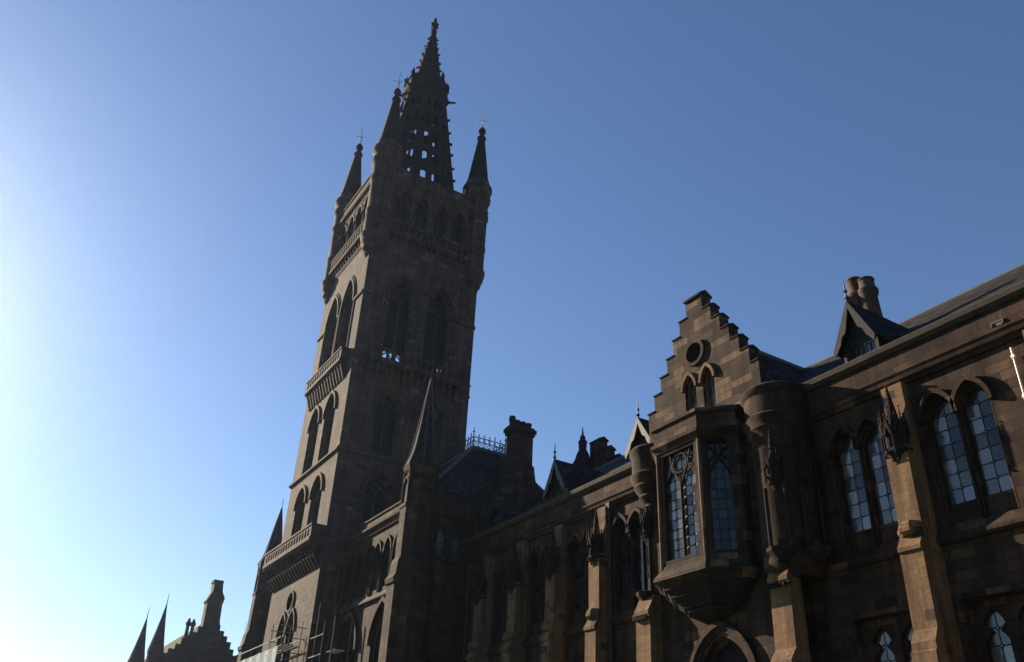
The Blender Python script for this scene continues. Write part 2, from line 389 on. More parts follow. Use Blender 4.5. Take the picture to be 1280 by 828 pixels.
def canopy(mb, fr, c, z0, z1, out, w):     # niche canopy: pendant, gablets between pinnacles, crocketed spirelet
    h = z1-z0; o = fr.p(c, 0, 0.06); x, y = o.x, o.y; r = w*0.82
    mb.lathe(x, y, [(0.05, z0-0.30*h), (r*0.45, z0-0.16*h), (r*0.40, z0-0.12*h), (r*0.85, z0), (r*1.02, z0+0.03*h), (r*1.02, z0+0.07*h), (r*0.82, z0+0.10*h), (r*0.80, z0+0.36*h), (r*0.92, z0+0.40*h), (r*0.55, z0+0.46*h), (r*0.46, z0+0.62*h), (0.02, z1+0.45)], 8, math.pi/8)
    for k in range(8):
        t = math.pi/8+k*math.pi/4; d = Vector((math.cos(t), math.sin(t), 0))
        if d.dot(fr.N) < -0.2: continue
        p = Vector((x, y, z0+0.05*h))+d*r*1.0
        mb.tube(p, p+Vector((0, 0, 0.42*h)), 0.035, 5); q = p+Vector((0, 0, 0.42*h))
        mb.tube(q, q+Vector((0, 0, 0.28*h)), 0.055, 4, 0.006); mb.lump(q, 0.06); mb.lump(q+Vector((0, 0, 0.29*h)), 0.035)
        mb.lump(p-Vector((0, 0, 0.05*h)), 0.055); mb.lump(Vector((x, y, z0-0.1*h))+d*r*0.55, 0.06)
        t2 = t+math.pi/8; d2 = Vector((math.cos(t2), math.sin(t2), 0))
        if d2.dot(fr.N) > -0.2:
            g = F(Vector((x, y, 0))+d2*r*0.95, (-d2.y, d2.x, 0), d2); hw = r*0.36
            mb.prism(g, [(-hw, z0+0.30*h), (-hw*0.55, z0+0.30*h), (0, z0+0.44*h), (hw*0.55, z0+0.30*h), (hw, z0+0.30*h), (0, z0+0.62*h)], -0.05, 0.03)
            mb.lump(g.p(0, z0+0.64*h, 0), 0.05)
            for f in (0.33, 0.66):
                for sgn in (-1, 1): mb.lump(g.p(sgn*hw*(1-f), z0+(0.30+0.32*f)*h, 0.02), 0.032)
        for f in range(4):
            zz = z0+(0.66+0.16*f)*h; rr = r*0.44*(1-(0.16*f*h+0.04*h)/(z1+0.45-z0-0.62*h))
            mb.lump(Vector((x, y, zz))+d*rr, 0.04)
    mb.lump((x, y, z1+0.42), 0.055); mb.lump((x, y, z1+0.30), 0.035)
def buttress(fr, c, parent, top=True):
    w = MB(); W = 0.39
    pr = [(0.0, 0.0), (1.25, 0.0), (1.25, 6.35), (1.18, 6.40), (1.18, 6.62), (0.97, 7.0), (0.94, 9.18), (1.02, 9.24), (1.02, 9.36), (0.80, 9.72), (0.80, 9.82), (0.74, 9.95), (0.74, 12.6), (0.34, 12.6), (0.34, 14.88), (0.0, 14.88)]
    w.profile(pr, c-W, c+W, lambda u, p: fr.p(u, p[1], p[0]))
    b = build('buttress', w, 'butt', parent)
    k = MB()
    k.lathe(*fr.p(c, 0, 0.66)[:2], [(0.34, 9.70), (0.44, 9.80), (0.45, 9.90), (0.40, 9.98), (0.40, 10.04), (0.30, 10.14)], 8, math.pi/8)
    build('column_base', k, 'butt', b); k = MB()
    canopy(k, F(fr.o+fr.N*0.52, fr.U, fr.N), c, 12.35, 14.35, 0.58, 0.52)
    build('niche_canopy', k, 'soot', b)
    return b
def long_cornice(fr, u0, u1, parent):
    w = MB()
    pr = [(0.0, 14.86), (0.10, 14.86), (0.16, 14.96), (0.26, 15.02), (0.30, 15.14), (0.36, 15.22), (0.36, 15.30), (0.24, 15.34), (0.22, 15.36), (0.22, 15.98), (0.28, 16.02), (0.0, 16.1)]
    w.profile(pr, u0, u1, lambda u, p: fr.p(u, p[1], p[0]))
    build('cornice', w, 'dress', parent)
    w = MB()
    pr = [(-0.3, 16.0), (0.30, 16.03), (0.42, 16.14), (0.46, 16.30), (0.40, 16.36), (0.36, 16.22), (-0.3, 16.3)]
    w.profile(pr, u0, u1, lambda u, p: fr.p(u, p[1], p[0]))
    build('gutter', w, 'gutter', parent)
def string_course(fr, u0, u1, z, parent, d=0.14, h=0.26, mat='dress'):
    w = MB()
    w.profile([(0.0, z-h*0.5), (d*0.6, z-h*0.5), (d, z-h*0.25), (d, z), (0.0, z+h)], u0, u1, lambda u, p: fr.p(u, p[1], p[0]))
    return build('string_course', w, mat, parent)
def dormer(xc, y0, hw, zb, ze, za, parent, lit=True, finial=True, wn=2):
    d = MB(); fr = FS(y0)                  # timber front with two lights, slate roof running back into the main slope
    zap = za
    hole = [rect(xc-hw*0.62, xc-0.06, zb+0.25, ze-0.15), rect(xc+0.06, xc+hw*0.62, zb+0.25, ze-0.15)]
    d.panel(fr, [(xc-hw*0.8, zb), (xc+hw*0.8, zb), (xc+hw*0.8, ze), (xc, za-0.35), (xc-hw*0.8, ze)], hole, 0.1)
    L = (za-16.4)/0.754+0.15-y0+0.1
    d.box(xc-hw*0.8, xc-hw*0.8+0.08, y0+0.10, y0+L*0.5, zb-0.3, ze); d.box(xc+hw*0.8-0.08, xc+hw*0.8, y0+0.10, y0+L*0.5, zb-0.3, ze)
    do = build('dormer', d, 'greypaint', parent)
    r = MB(); t = 0.1; zl = ze-0.32*(za-ze)/1.0
    zl = ze-(za-ze)*0.18; hx = hw*1.02
    for s in (-1, 1):
        A = [(xc, za), (xc+s*hx, zl), (xc+s*hx, zl-t), (xc, za-t*1.6)]
        r.prism(fr, A if s < 0 else A[::-1], -L, 0.42)
    build('dormer_roof', r, 'slate', do)
    bb = MB()
    for s in (-1, 1):
        A = [(xc, za-0.02), (xc+s*hx, zl-0.02), (xc+s*hx*0.94, zl-0.26), (xc+s*hx*0.6, zl+0.14), (xc+s*hx*0.5, zl+0.42), (xc+s*hx*0.3, zl+0.55), (xc, za-0.34)]
        bb.prism(fr, A if s < 0 else A[::-1], 0.425, 0.475)
        bb.fbox(fr, xc+s*hw*0.78-0.06, xc+s*hw*0.78+0.06, zb-0.1, ze, 0.002, 0.12)
    build('bargeboard', bb, 'paint' if lit else 'greypaint', do)  # lit dormers get the paler coat, unlit ones the darker: light put into colour
    wf = MB()
    for q in (-1, 1):
        c0 = xc+q*(hw*0.31+0.03); w2 = hw*0.31-0.03
        wf.panel(fr, rect(c0-w2, c0+w2, zb+0.25, ze-0.15), [rect(c0-w2+0.05, c0+w2-0.05, zb+0.30, ze-0.2)], 0.05, -0.03)
        wf.fbox(fr, c0-0.02, c0+0.02, zb+0.3, ze-0.2, -0.07, -0.035); zm = (zb+ze)/2
        wf.fbox(fr, c0-w2+0.05, c0+w2-0.05, zm-0.02, zm+0.02, -0.07, -0.037)
        wf.add([fr.p(u, v, -0.075) for u, v in rect(c0-w2, c0+w2, zb+0.25, ze-0.15)], [(0, 1, 2, 3)])
    build('window', wf, 'glass' if not lit else 'paint', do)
    if finial:
        k = MB(); p = fr.p(xc, za-0.1, 0.42)
        k.tube(p, p+Vector((0, 0, 1.0)), 0.05, 6, 0.015); k.lump(p+Vector((0, 0, 0.5)), 0.09); k.lump(p+Vector((0, 0, 0.2)), 0.10)
        build('finial', k, 'iron', do)
    return do
def vane(mb, x, y, z0, h=1.6, s=1.0):
    mb.tube((x, y, z0), (x, y, z0+h), 0.05*s, 5, 0.025)
    mb.tube((x-0.75*s, y+0.3*s, z0+h*0.72), (x+0.75*s, y-0.3*s, z0+h*0.72), 0.035*s, 4)
    mb.tube((x+0.25*s, y+0.55*s, z0+h*0.5), (x-0.25*s, y-0.55*s, z0+h*0.5), 0.03*s, 4)
    p = Vector((x, y, z0+h*0.72)); u = Vector((-0.93, 0.37, 0))
    mb.add([p+u*0.35*s, p+u*0.95*s+Vector((0, 0, 0.24*s)), p+u*0.95*s-Vector((0, 0, 0.2*s)), p+u*0.35*s+Vector((0.02, 0.04, 0)), p+u*0.95*s+Vector((0.02, 0.04, 0.24*s)), p+u*0.95*s+Vector((0.02, 0.04, -0.2*s))],
           [(0, 1, 2), (5, 4, 3), (0, 3, 4, 1), (1, 4, 5, 2), (2, 5, 3, 0)])
    mb.lump((x, y, z0+h*0.25), 0.11*s)

# ------------------------------------------------------------------ main wing
P0 = 3.57
BUTT_L = [-31.45, -35.02, -38.59, -42.16]; BAYS_L = [-29.66, -33.23, -36.80, -40.37]
BUTT_R = [-15.40, -10.50, -6.80, -3.10, 0.60]; BAYS_R = [-17.22, -13.55, -8.65, -4.95, -1.25]
f0 = FS(0.0)
wing = thing('college_wing', (-20, 6, 0), 'long brown sandstone wing with buttresses and leaded lancet windows, right of the tower', 'building')
w = MB()
w.panel(f0, rect(-45.0, 2.5, 0, 14.9), [h for b in BAYS_L+BAYS_R for h in bay_holes(b)], 0.45)
w.box(-45.0, 2.5, 12.2, 12.6, 0, 16.2); w.box(2.1, 2.5, 0.451, 12.199, 0, 16.2)
build('wall', w, 'wall', wing)
w = MB()
w.profile([(-0.05, 16.33), (6.1, 20.96), (12.4, 16.33), (12.4, 16.15), (6.1, 20.75), (-0.05, 16.15)], -45.0, 2.6, lambda u, p: Vector((u, p[0], p[1])))
roof = build('roof', w, 'slate', wing)
w = MB(); w.tube((-45, 6.1, 20.98), (2.6, 6.1, 20.98), 0.13, 8); build('ridge_tiles', w, 'lead', roof)
long_cornice(f0, -45.0, -28.3, wing); long_cornice(f0, -18.9, 2.5, wing)
for u0, u1 in ((-45.0, -28.0), (-19.0, 2.5)): string_course(f0, u0, u1, 9.62, wing, 0.20, 0.34)
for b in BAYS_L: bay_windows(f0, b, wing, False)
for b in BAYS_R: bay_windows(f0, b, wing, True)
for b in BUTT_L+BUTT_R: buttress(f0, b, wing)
def drain(fr, u, z0, z1, d, parent, mat, r=0.06, bow=0.0, name='drainpipe'):
    w = MB(); w.tube(fr.p(u, z0, d), fr.p(u, z1, d), r, 8)
    for k in range(int((z1-z0)/1.3)): z = z1-0.35-1.3*k; w.fbox(fr, u-r*1.7, u+r*1.7, z, z+0.09, d-r*1.6, d+r*1.4)
    if r > 0.05: w.fbox(fr, u-r*2.2, u+r*2.2, z1-0.02, z1+0.26, d-r*1.8, d+r*2.2)
    return build(name, w, mat, parent)
drain(f0, -30.98, 0, 14.75, 0.16, wing, 'pipe')
drain(f0, -44.3, 0, 14.6, 0.2, wing, 'pipe')
drain(f0, -11.42, 0, 14.62, 0.13, wing, 'palepipe', 0.032)
dormer(-42.2, 0.45, 0.85, 16.3, 17.3, 18.15, wing, lit=False, finial=False)
dormer(-35.95, 0.45, 1.0, 16.3, 17.35, 18.85, wing)
dormer(-28.9, 0.45, 1.0, 16.3, 17.4, 18.75, wing)
dormer(-16.7, 0.45, 0.88, 16.35, 17.5, 19.05, wing, lit=False)
ch = MB()
for dx, zt in ((0.0, 20.75), (0.42, 20.55)):
    pass
ch.box(-17.65, -16.55, 1.3, 2.1, 17.0, 18.9)
cho = build('chimney', ch, 'dress', roof)
for dx, zt in ((-17.38, 20.95), (-16.88, 20.7)):
    p = MB(); p.lathe(dx, 1.7, [(0.37, 18.8), (0.35, 19.0), (0.31, 19.9), (0.38, 20.0), (0.39, 20.2), (0.31, 20.3), (0.29, zt-0.1), (0.33, zt-0.05), (0.31, zt)], 12)
    build('chimney_pot', p, 'terracotta', wing, smooth=True)
fl = MB(); fl.fbox(f0, -11.75, -11.35, 15.52, 15.56, 0.225, 0.26); fl.fbox(f0, -11.75, -11.71, 15.42, 15.52, 0.225, 0.28); fl.fbox(f0, -11.39, -11.35, 15.42, 15.52, 0.225, 0.28); fl.fbox(f0, -11.68, -11.42, 15.40, 15.50, 0.23, 0.24)
tag(build('cable_bracket', fl, 'paint'), 'small white metal bracket fixed to the parapet above the pale pipe', 'bracket')

# ------------------------------------------------------------------ gabled bay
def gabled_bay(xc, label):
    t = thing('gabled_bay', (xc, -0.5, 0), label, 'building')
    fy = -0.75; fr = FS(fy)
    w = MB()
    door = arch(xc+0.2, 0.0, 6.2, 1.35, 1.75)
    w.panel(fr, rect(xc-3.35, xc+3.35, 0, 16.0), [door], 0.5)
    w.box(xc-3.35, xc-2.95, fy+0.501, 0.3, 0, 16.0); w.box(xc+2.95, xc+3.35, fy+0.501, 0.3, 0, 16.0)
    build('wall', w, 'wall', t)
    # crow-stepped gable
    hws = [0.50, 0.99, 1.47, 1.95, 2.43, 2.91, 3.30]; tops = [22.50, 21.72, 20.97, 20.22, 19.48, 18.74, 17.99]
    outl = [(xc-3.35, 16.003), (xc+3.35, 16.003), (xc+3.35, tops[6])]
    right = []
    for i in range(6, -1, -1):
        right.append((xc+hws[i], tops[i]))
        if i: right.append((xc+hws[i-1], tops[i]))
    right = [(xc+3.35, tops[6])]+right[1:]
    outl = [(xc-3.35, 16.003), (xc+3.35, 16.003)]+right+[(2*xc-x, z) for x, z in right[::-1]]
    g = MB()
    hs = [circ(xc-0.1, 19.78, 0.46)]+[arch(xc+s*0.55, 16.6, 18.2, 0.34, 0.62) for s in (-1, 1)]
    g.panel(fr, outl, hs, 0.55, 0, back=True)
    go = build('gable', g, 'gable', t)
    # saddle stones on every step
    for i in range(7):
        hi = hws[i] if i < 6 else 3.35; lo = hws[i-1] if i else 0.0
        for s in (-1, 1):
            if i == 0:
                if s > 0: continue
                cp = MB(); cp.profile([(0.10, 0.0), (0.10, 0.10), (-0.275, 0.34), (-0.65, 0.10), (-0.65, 0.0)], xc-0.54, xc+0.54, lambda u, p: fr.p(u, 22.502+p[1], p[0]))
            else:
                cp = MB(); A, B = sorted((xc+s*(lo+0.002), xc+s*(hi+0.035)))
                cp.profile([(0.05, 0.0), (0.05, 0.06), (-0.275, 0.19), (-0.6, 0.06), (-0.6, 0.0)], A, B, lambda u, p, z=tops[i]: fr.p(u, z+0.002+p[1], p[0]))
            build('saddle_stone', cp, 'soot', go)
    ro = MB(); ro.band(fr, circ(xc-0.1, 19.78, 0.46, 24)+[(xc+0.36, 19.78)], circ(xc-0.1, 19.78, 0.62, 24)+[(xc+0.52, 19.78)], -0.02, 0.12)
    for q in range(5):
        t2 = q*2*math.pi/5+0.3; ro.path(fr, circ(xc-0.1+0.24*math.cos(t2), 19.78+0.24*math.sin(t2), 0.17, 8)+[(xc-0.1+0.24*math.cos(t2)+0.17, 19.78+0.24*math.sin(t2))], 0.03, -0.22, 5)
    rw = build('rose_window', ro, 'dress', go)
    leaded(fr, circ(xc-0.1, 19.78, 0.455), 4, 0.23, -0.3, rw, 'shadeglass', 0.015, 0.03, False)
    for s in (-1, 1):
        c = xc+s*0.55; k = MB()
        k.panel(fr, arch(c, 16.6, 18.2, 0.34, 0.62), [arch(c, 16.7, 18.15, 0.25, 0.50)], 0.2, -0.15)
        k.band(fr, arch_top(c, 18.2, 0.36, 0.65), arch_top(c, 18.2, 0.48, 0.82), 0.0, 0.13)
        k.band(fr, arch_top(c, 18.2, 0.345, 0.63), arch_top(c, 18.2, 0.40, 0.72), -0.05, 0.06)
        wo = build('window', k, 'butt', go)
        leaded(fr, arch(c, 16.72, 18.15, 0.245, 0.49), 2, 0.3, -0.28, wo, 'glass', 0.015, 0.04)
    r = MB()
    r.profile([(-3.5, 16.2), (0, 21.0), (3.5, 16.2), (3.3, 16.2), (0, 20.75), (-3.3, 16.2)], fy+0.56, 7.2, lambda v, p: Vector((xc+p[0], v, p[1])))
    rf = build('roof', r, 'slate', t)
    r = MB(); r.tube((xc, fy+0.57, 21.02), (xc, 6.1, 21.02), 0.13, 8); build('ridge_tiles', r, 'lead', rf)
    # oriel
    yf, hf, hb, ym = -2.2, 1.2, 2.25, -1.15
    plan = [(-hb, fy+0.003), (-hb, ym), (-hf, yf), (hf, yf), (hb, ym), (hb, fy+0.003)]
    segs = []
    for A, B in zip(plan[:-1], plan[1:]):
        A, B = Vector((xc+A[0], A[1], 0)), Vector((xc+B[0], B[1], 0)); U = (B-A).normalized()
        segs.append((F(A, U, (U.y, -U.x, 0)), (B-A).length))
    o = MB(); wins = []
    for i, (sf, L) in enumerate(segs):
        if i == 2: hl = [rect(0.24, L-0.24, 10.62, 14.92)]
        elif i in (1, 3): hl = [rect(0.24, L-0.28, 10.62, 14.92)]
        else: hl = []
        o.panel(sf, rect(0, L, 10.0, 15.1), hl, 0.26)
        for h in hl: wins.append((sf, h))
    oo = build('oriel', o, 'dress', t)
    def plan_ring(mb, prof):               # profile (offset, z) carried round the oriel
        rows = []
        for d, z in prof:
            sc = 1+d/1.6
            rows.append([Vector((xc+(x+math.copysign(d*0.75, x) if True else x), fy+0.002 if abs(y-fy) < 0.01 else y-d*(1.0 if abs(x) <= hf else 0.45), z)) for x, y in plan])
        n = len(plan); vs = [p for rw in rows for p in rw]
        mb.add(vs, [(j*n+i, j*n+i+1, (j+1)*n+i+1, (j+1)*n+i) for j in range(len(rows)-1) for i in range(n-1)]+[tuple(range(n))[::-1], tuple(range((len(rows)-1)*n, len(rows)*n))])
    pm = MB(); plan_ring(pm, [(-0.02, 14.95), (0.06, 15.0), (0.10, 15.1), (0.22, 15.22), (0.24, 15.36), (0.12, 15.42), (0.10, 15.46), (0.10, 15.96), (0.20, 16.04), (0.20, 16.16), (0.06, 16.26), (-0.25, 16.3)])
    build('oriel_parapet', pm, 'gable', oo)
    sm = MB(); plan_ring(sm, [(-0.05, 10.5), (0.03, 10.42), (0.05, 10.3), (0.28, 9.98), (0.30, 9.86), (0.16, 9.78), (0.02, 9.7), (-0.10, 9.62)])
    build('oriel_sill', sm, 'gable', oo)
    cm = MB()                              # moulded corbel tapering into the wall over the door
    def pl(k, z):
        z = 9.64-(9.64-z)*0.8
        return [Vector((xc+x*k, fy+0.002+(y-fy)*k if abs(y-fy) > 0.01 else fy+0.002, z)) for x, y in plan]
    rows = [pl(0.97, 9.64), pl(0.95, 9.5), pl(0.88, 9.34), pl(0.80, 9.22), pl(0.82, 9.16), pl(0.78, 9.06), pl(0.64, 8.82), pl(0.50, 8.62), pl(0.52, 8.56), pl(0.46, 8.46), pl(0.26, 8.26), pl(0.08, 8.16)]
    n = len(plan); cm.add([p for rw in rows for p in rw], [(j*n+i, j*n+i+1, (j+1)*n+i+1, (j+1)*n+i) for j in range(len(rows)-1) for i in range(n-1)]+[tuple(range(n)), tuple(range((len(rows)-1)*n, len(rows)*n))])
    for kk, zz, rr in ((0.965, 9.56, 0.05), (0.83, 9.24, 0.06), (0.79, 9.10, 0.04), (0.60, 8.77, 0.05), (0.53, 8.60, 0.055)):
        pts = pl(kk, zz)
        for A, B in zip(pts[:-1], pts[1:]): cm.tube(A, B, rr, 8)
    build('oriel_corbel', cm, 'soot', oo)  # near-black stone here stands in for the shade under the oriel
    for (sf, h) in wins:
        u0, u1 = h[0][0], h[1][0]; W = u1-u0; c = (u0+u1)/2; k = MB(); front = W > 1.6
        if front:
            lights = [(c-W/4, W/4-0.06), (c+W/4, W/4-0.06)]
            k.tube(sf.p(c, 10.6, -0.12), sf.p(c, 13.75, -0.12), 0.065, 8)
            for lc, lh in lights: k.path(sf, arch_top(lc, 13.3, lh+0.03, 0.85), 0.045, -0.12)
            rr = 0.40; k.path(sf, circ(c, 14.36, rr, 18)+[(c+rr, 14.36)], 0.045, -0.12)
            for s in (-1, 1):
                k.path(sf, [(c+s*0.06, 13.55), (c+s*0.22, 13.85), (c+s*0.42, 14.15), (c+s*0.50, 14.5), (c+s*0.62, 14.9)], 0.045, -0.12)
                k.path(sf, [(c+s*W/2, 13.5), (c+s*(W/2-0.25), 14.1), (c+s*0.46, 14.2)], 0.04, -0.12)
        else:
            k.path(sf, arch_top(c, 13.2, W/2-0.05, 1.0), 0.045, -0.12)
            for s in (-1, 1): k.path(sf, [(c, 14.2), (c+s*0.12, 14.45), (c+s*0.33, 14.65), (c+s*0.4, 14.92)], 0.04, -0.12); k.path(sf, [(c+s*W/2, 13.4), (c+s*0.36, 14.1), (c+s*0.12, 14.35), (c+s*0.06, 14.92)], 0.035, -0.13)
        for q in (u0+0.03, u1-0.03): k.tube(sf.p(q, 10.62, -0.06), sf.p(q, 14.92, -0.06), 0.05, 8)
        k.tube(sf.p(u0, 14.89, -0.06), sf.p(u1, 14.89, -0.06), 0.05, 8)
        wo = build('oriel_window', k, 'dress', t)
        leaded(sf, h, 4 if front else 3, 0.40, -0.20, wo, 'glass' if front else 'shadeglass', 0.02, 0.09, False)  # canted sides use the darker copy, a dim reflection put into the colour
    for x in (-hf, hf):                    # roll at the salient angles
        k = MB(); k.tube((xc+x, yf-0.0, 10.3), (xc+x, yf-0.0, 14.95), 0.075, 10); build('colonnette', k, 'butt', oo, smooth=True)
    # round shoulders with niches, one each side
    for s in (-1, 1):
        dx, dy = (xc+3.72, -0.45) if s > 0 else (xc-3.45, -0.45); q0 = 1.0 if s > 0 else 0.84
        d = MB(); d.lathe(dx, dy, [(r*q0, z) for r, z in [(0.85, 9.3), (1.0, 9.6), (1.1, 9.8), (1.06, 10.0), (1.06, 14.5), (1.22, 14.7), (1.20, 14.8), (1.30, 15.0), (1.32, 15.14), (1.24, 15.22), (1.22, 15.98), (1.32, 16.08), (1.34, 16.26), (1.24, 16.36), (1.1, 16.42), (0.0, 16.6)]] if s > 0 else [(0.2, 9.75), (0.32, 9.9), (0.32, 13.55), (0.5, 13.75), (0.48, 13.85), (0.72, 14.15), (0.70, 14.25), (0.92, 14.6), (0.90, 14.7), (1.06, 14.95), (1.08, 15.1), (0.99, 15.2), (0.98, 15.95), (1.08, 16.08), (1.09, 16.26), (1.0, 16.36), (0.0, 16.5)], 28)
        do = build('shoulder_turret', d, 'dress', t, smooth=True)
        for t3 in (-1.2, -0.15) if s > 0 else (-1.95, -2.9):
            U = Vector((-math.sin(t3), math.cos(t3), 0)); N = Vector((math.cos(t3), math.sin(t3), 0))
            nf = F(Vector((dx, dy, 0))+N*(1.05 if s > 0 else 0.33), U, N); k = MB()
            canopy(k, nf, 0.0, 12.6, 14.0, 0.42, 0.40)
            for q in (-0.36, 0.36): k.tube(nf.p(q, 10.1, 0.12), nf.p(q, 12.3, 0.14), 0.07, 8)
            k.lathe(*nf.p(0, 0, 0.16)[:2], [(0.2, 9.7), (0.5, 10.0), (0.5, 10.12), (0.2, 10.2)], 8)
            build('niche_canopy', k, 'soot', do)
        b = MB(); bw = 0.44
        pr = [(0.0, 0.0), (0.92, 0.0), (0.92, 6.6), (0.62, 7.0), (0.58, 9.1), (0.68, 9.16), (0.68, 9.3), (0.3, 9.98), (0.0, 9.98)]
        b.profile(pr, dx-bw-0.05, dx+bw-0.05, lambda u, p: Vector((u, fy-0.003-p[0], p[1])))
        build('buttress', b, 'butt', t)
        k = MB(); k.box(dx-0.55, dx+0.45, fy-0.67, fy-0.58, 9.0, 9.12)
        for q in range(6): k.box(dx-0.5+0.14*q, dx-0.42+0.14*q, fy-0.75, fy-0.66, 8.96, 9.105)
        build('dentil_course', k, 'soot', do)
    # doorway mouldings
    k = MB()
    for i, (ex, d0, d1) in enumerate(((0.0, -0.45, -0.25), (0.14, -0.3, -0.08), (0.28, -0.12, 0.06), (0.44, 0.0, 0.20))):
        hw = 1.2+ex; rs = 1.55+ex*1.2
        k.band(fr, [(xc+0.2+hw, 0.02)]+arch_top(xc+0.2, 6.2, hw, rs)+[(xc+0.2-hw, 0.02)], [(xc+0.2+hw+0.16, 0.02)]+arch_top(xc+0.2, 6.2, hw+0.16, rs+0.2)+[(xc+0.2-hw-0.16, 0.02)], d0, d1)
    do = build('doorway', k, 'dress', t)
    k = MB(); k.add([fr.p(u, v, -0.48) for u, v in door], [tuple(range(len(door)))]); build('door', k, 'shade_backing', do)
    return t
gabled_bay(-23.87, 'crow-stepped gabled bay with a rose window above a tall oriel, joined to the right wing')

# ------------------------------------------------------------------ bell tower
TC = Vector((-61.7, 0.05, 0)); TH = 5.15
tower = thing('bell_tower', (TC.x, TC.y, 0), 'tall square gothic bell tower with an openwork spire and corner turrets', 'tower')
DIRS = [((1, 0, 0), (0, -1, 0)), ((0, 1, 0), (1, 0, 0)), ((-1, 0, 0), (0, 1, 0)), ((0, -1, 0), (-1, 0, 0))]
w = MB(); frames = []
for U, N in DIRS:
    fr = F(TC+Vector(N)*TH, U, N); frames.append(fr)
    hs = []
    for s in (-1, 1):
        c = s*1.75
        hs += [arch(c, 19.75, 22.3, 1.15, 1.5), arch(c, 25.25, 28.9, 1.15, 1.75), arch(c, 32.4, 38.7, 1.32, 2.7)]
    for c in (-2.75, -0.92, 0.92, 2.75): hs.append(arch(c, 45.2, 48.7, 0.66, 1.15))
    if N == (0, -1, 0): hs += [arch(-0.95, 8.2, 12.6, 0.82, 1.5), arch(0.95, 8.2, 12.6, 0.82, 1.5), circ(0, 14.85, 0.62)]
    te = TH if N[0] == 0 else TH-0.421
    w.panel(fr, rect(-te, te, 0, 50.6), hs, 0.42)
build('wall', w, 'tower', tower)
for g0, z0, z1 in ((.45, 31.9, 32.2), (.45, 43.0, 43.4), (.2, 50.4, 50.9)):
    w = MB(); w.box(TC.x-TH+g0, TC.x+TH-g0, TC.y-TH+g0, TC.y+TH-g0, z0, z1); build('floor_slab', w, 'shade_backing', tower)
SQ = math.sqrt(2)
def sq_ring(prof, name, mat='tower', parent=tower):
    w = MB(); w.lathe(TC.x, TC.y, [((TH+d)*SQ, z) for d, z in prof], 4, math.pi/4); return build(name, w, mat, parent)
sq_ring([(-0.2, 24.7), (0.02, 24.7), (0.20, 24.85), (0.20, 25.0), (0.02, 25.18), (-0.2, 25.18)], 'string_course')
sq_ring([(-0.1, 50.2), (0.05, 50.2), (0.12, 50.5), (0.34, 50.75), (0.40, 51.0), (0.28, 51.1), (0.26, 51.2), (0.26, 51.75), (0.36, 51.82), (0.36, 52.0), (0.1, 52.15), (-3, 52.2)], 'cornice')
sq_ring([(-0.1, 44.0), (0.02, 44.0), (0.12, 44.2), (0.12, 44.4), (0.02, 44.6), (-0.1, 44.6)], 'string_course')
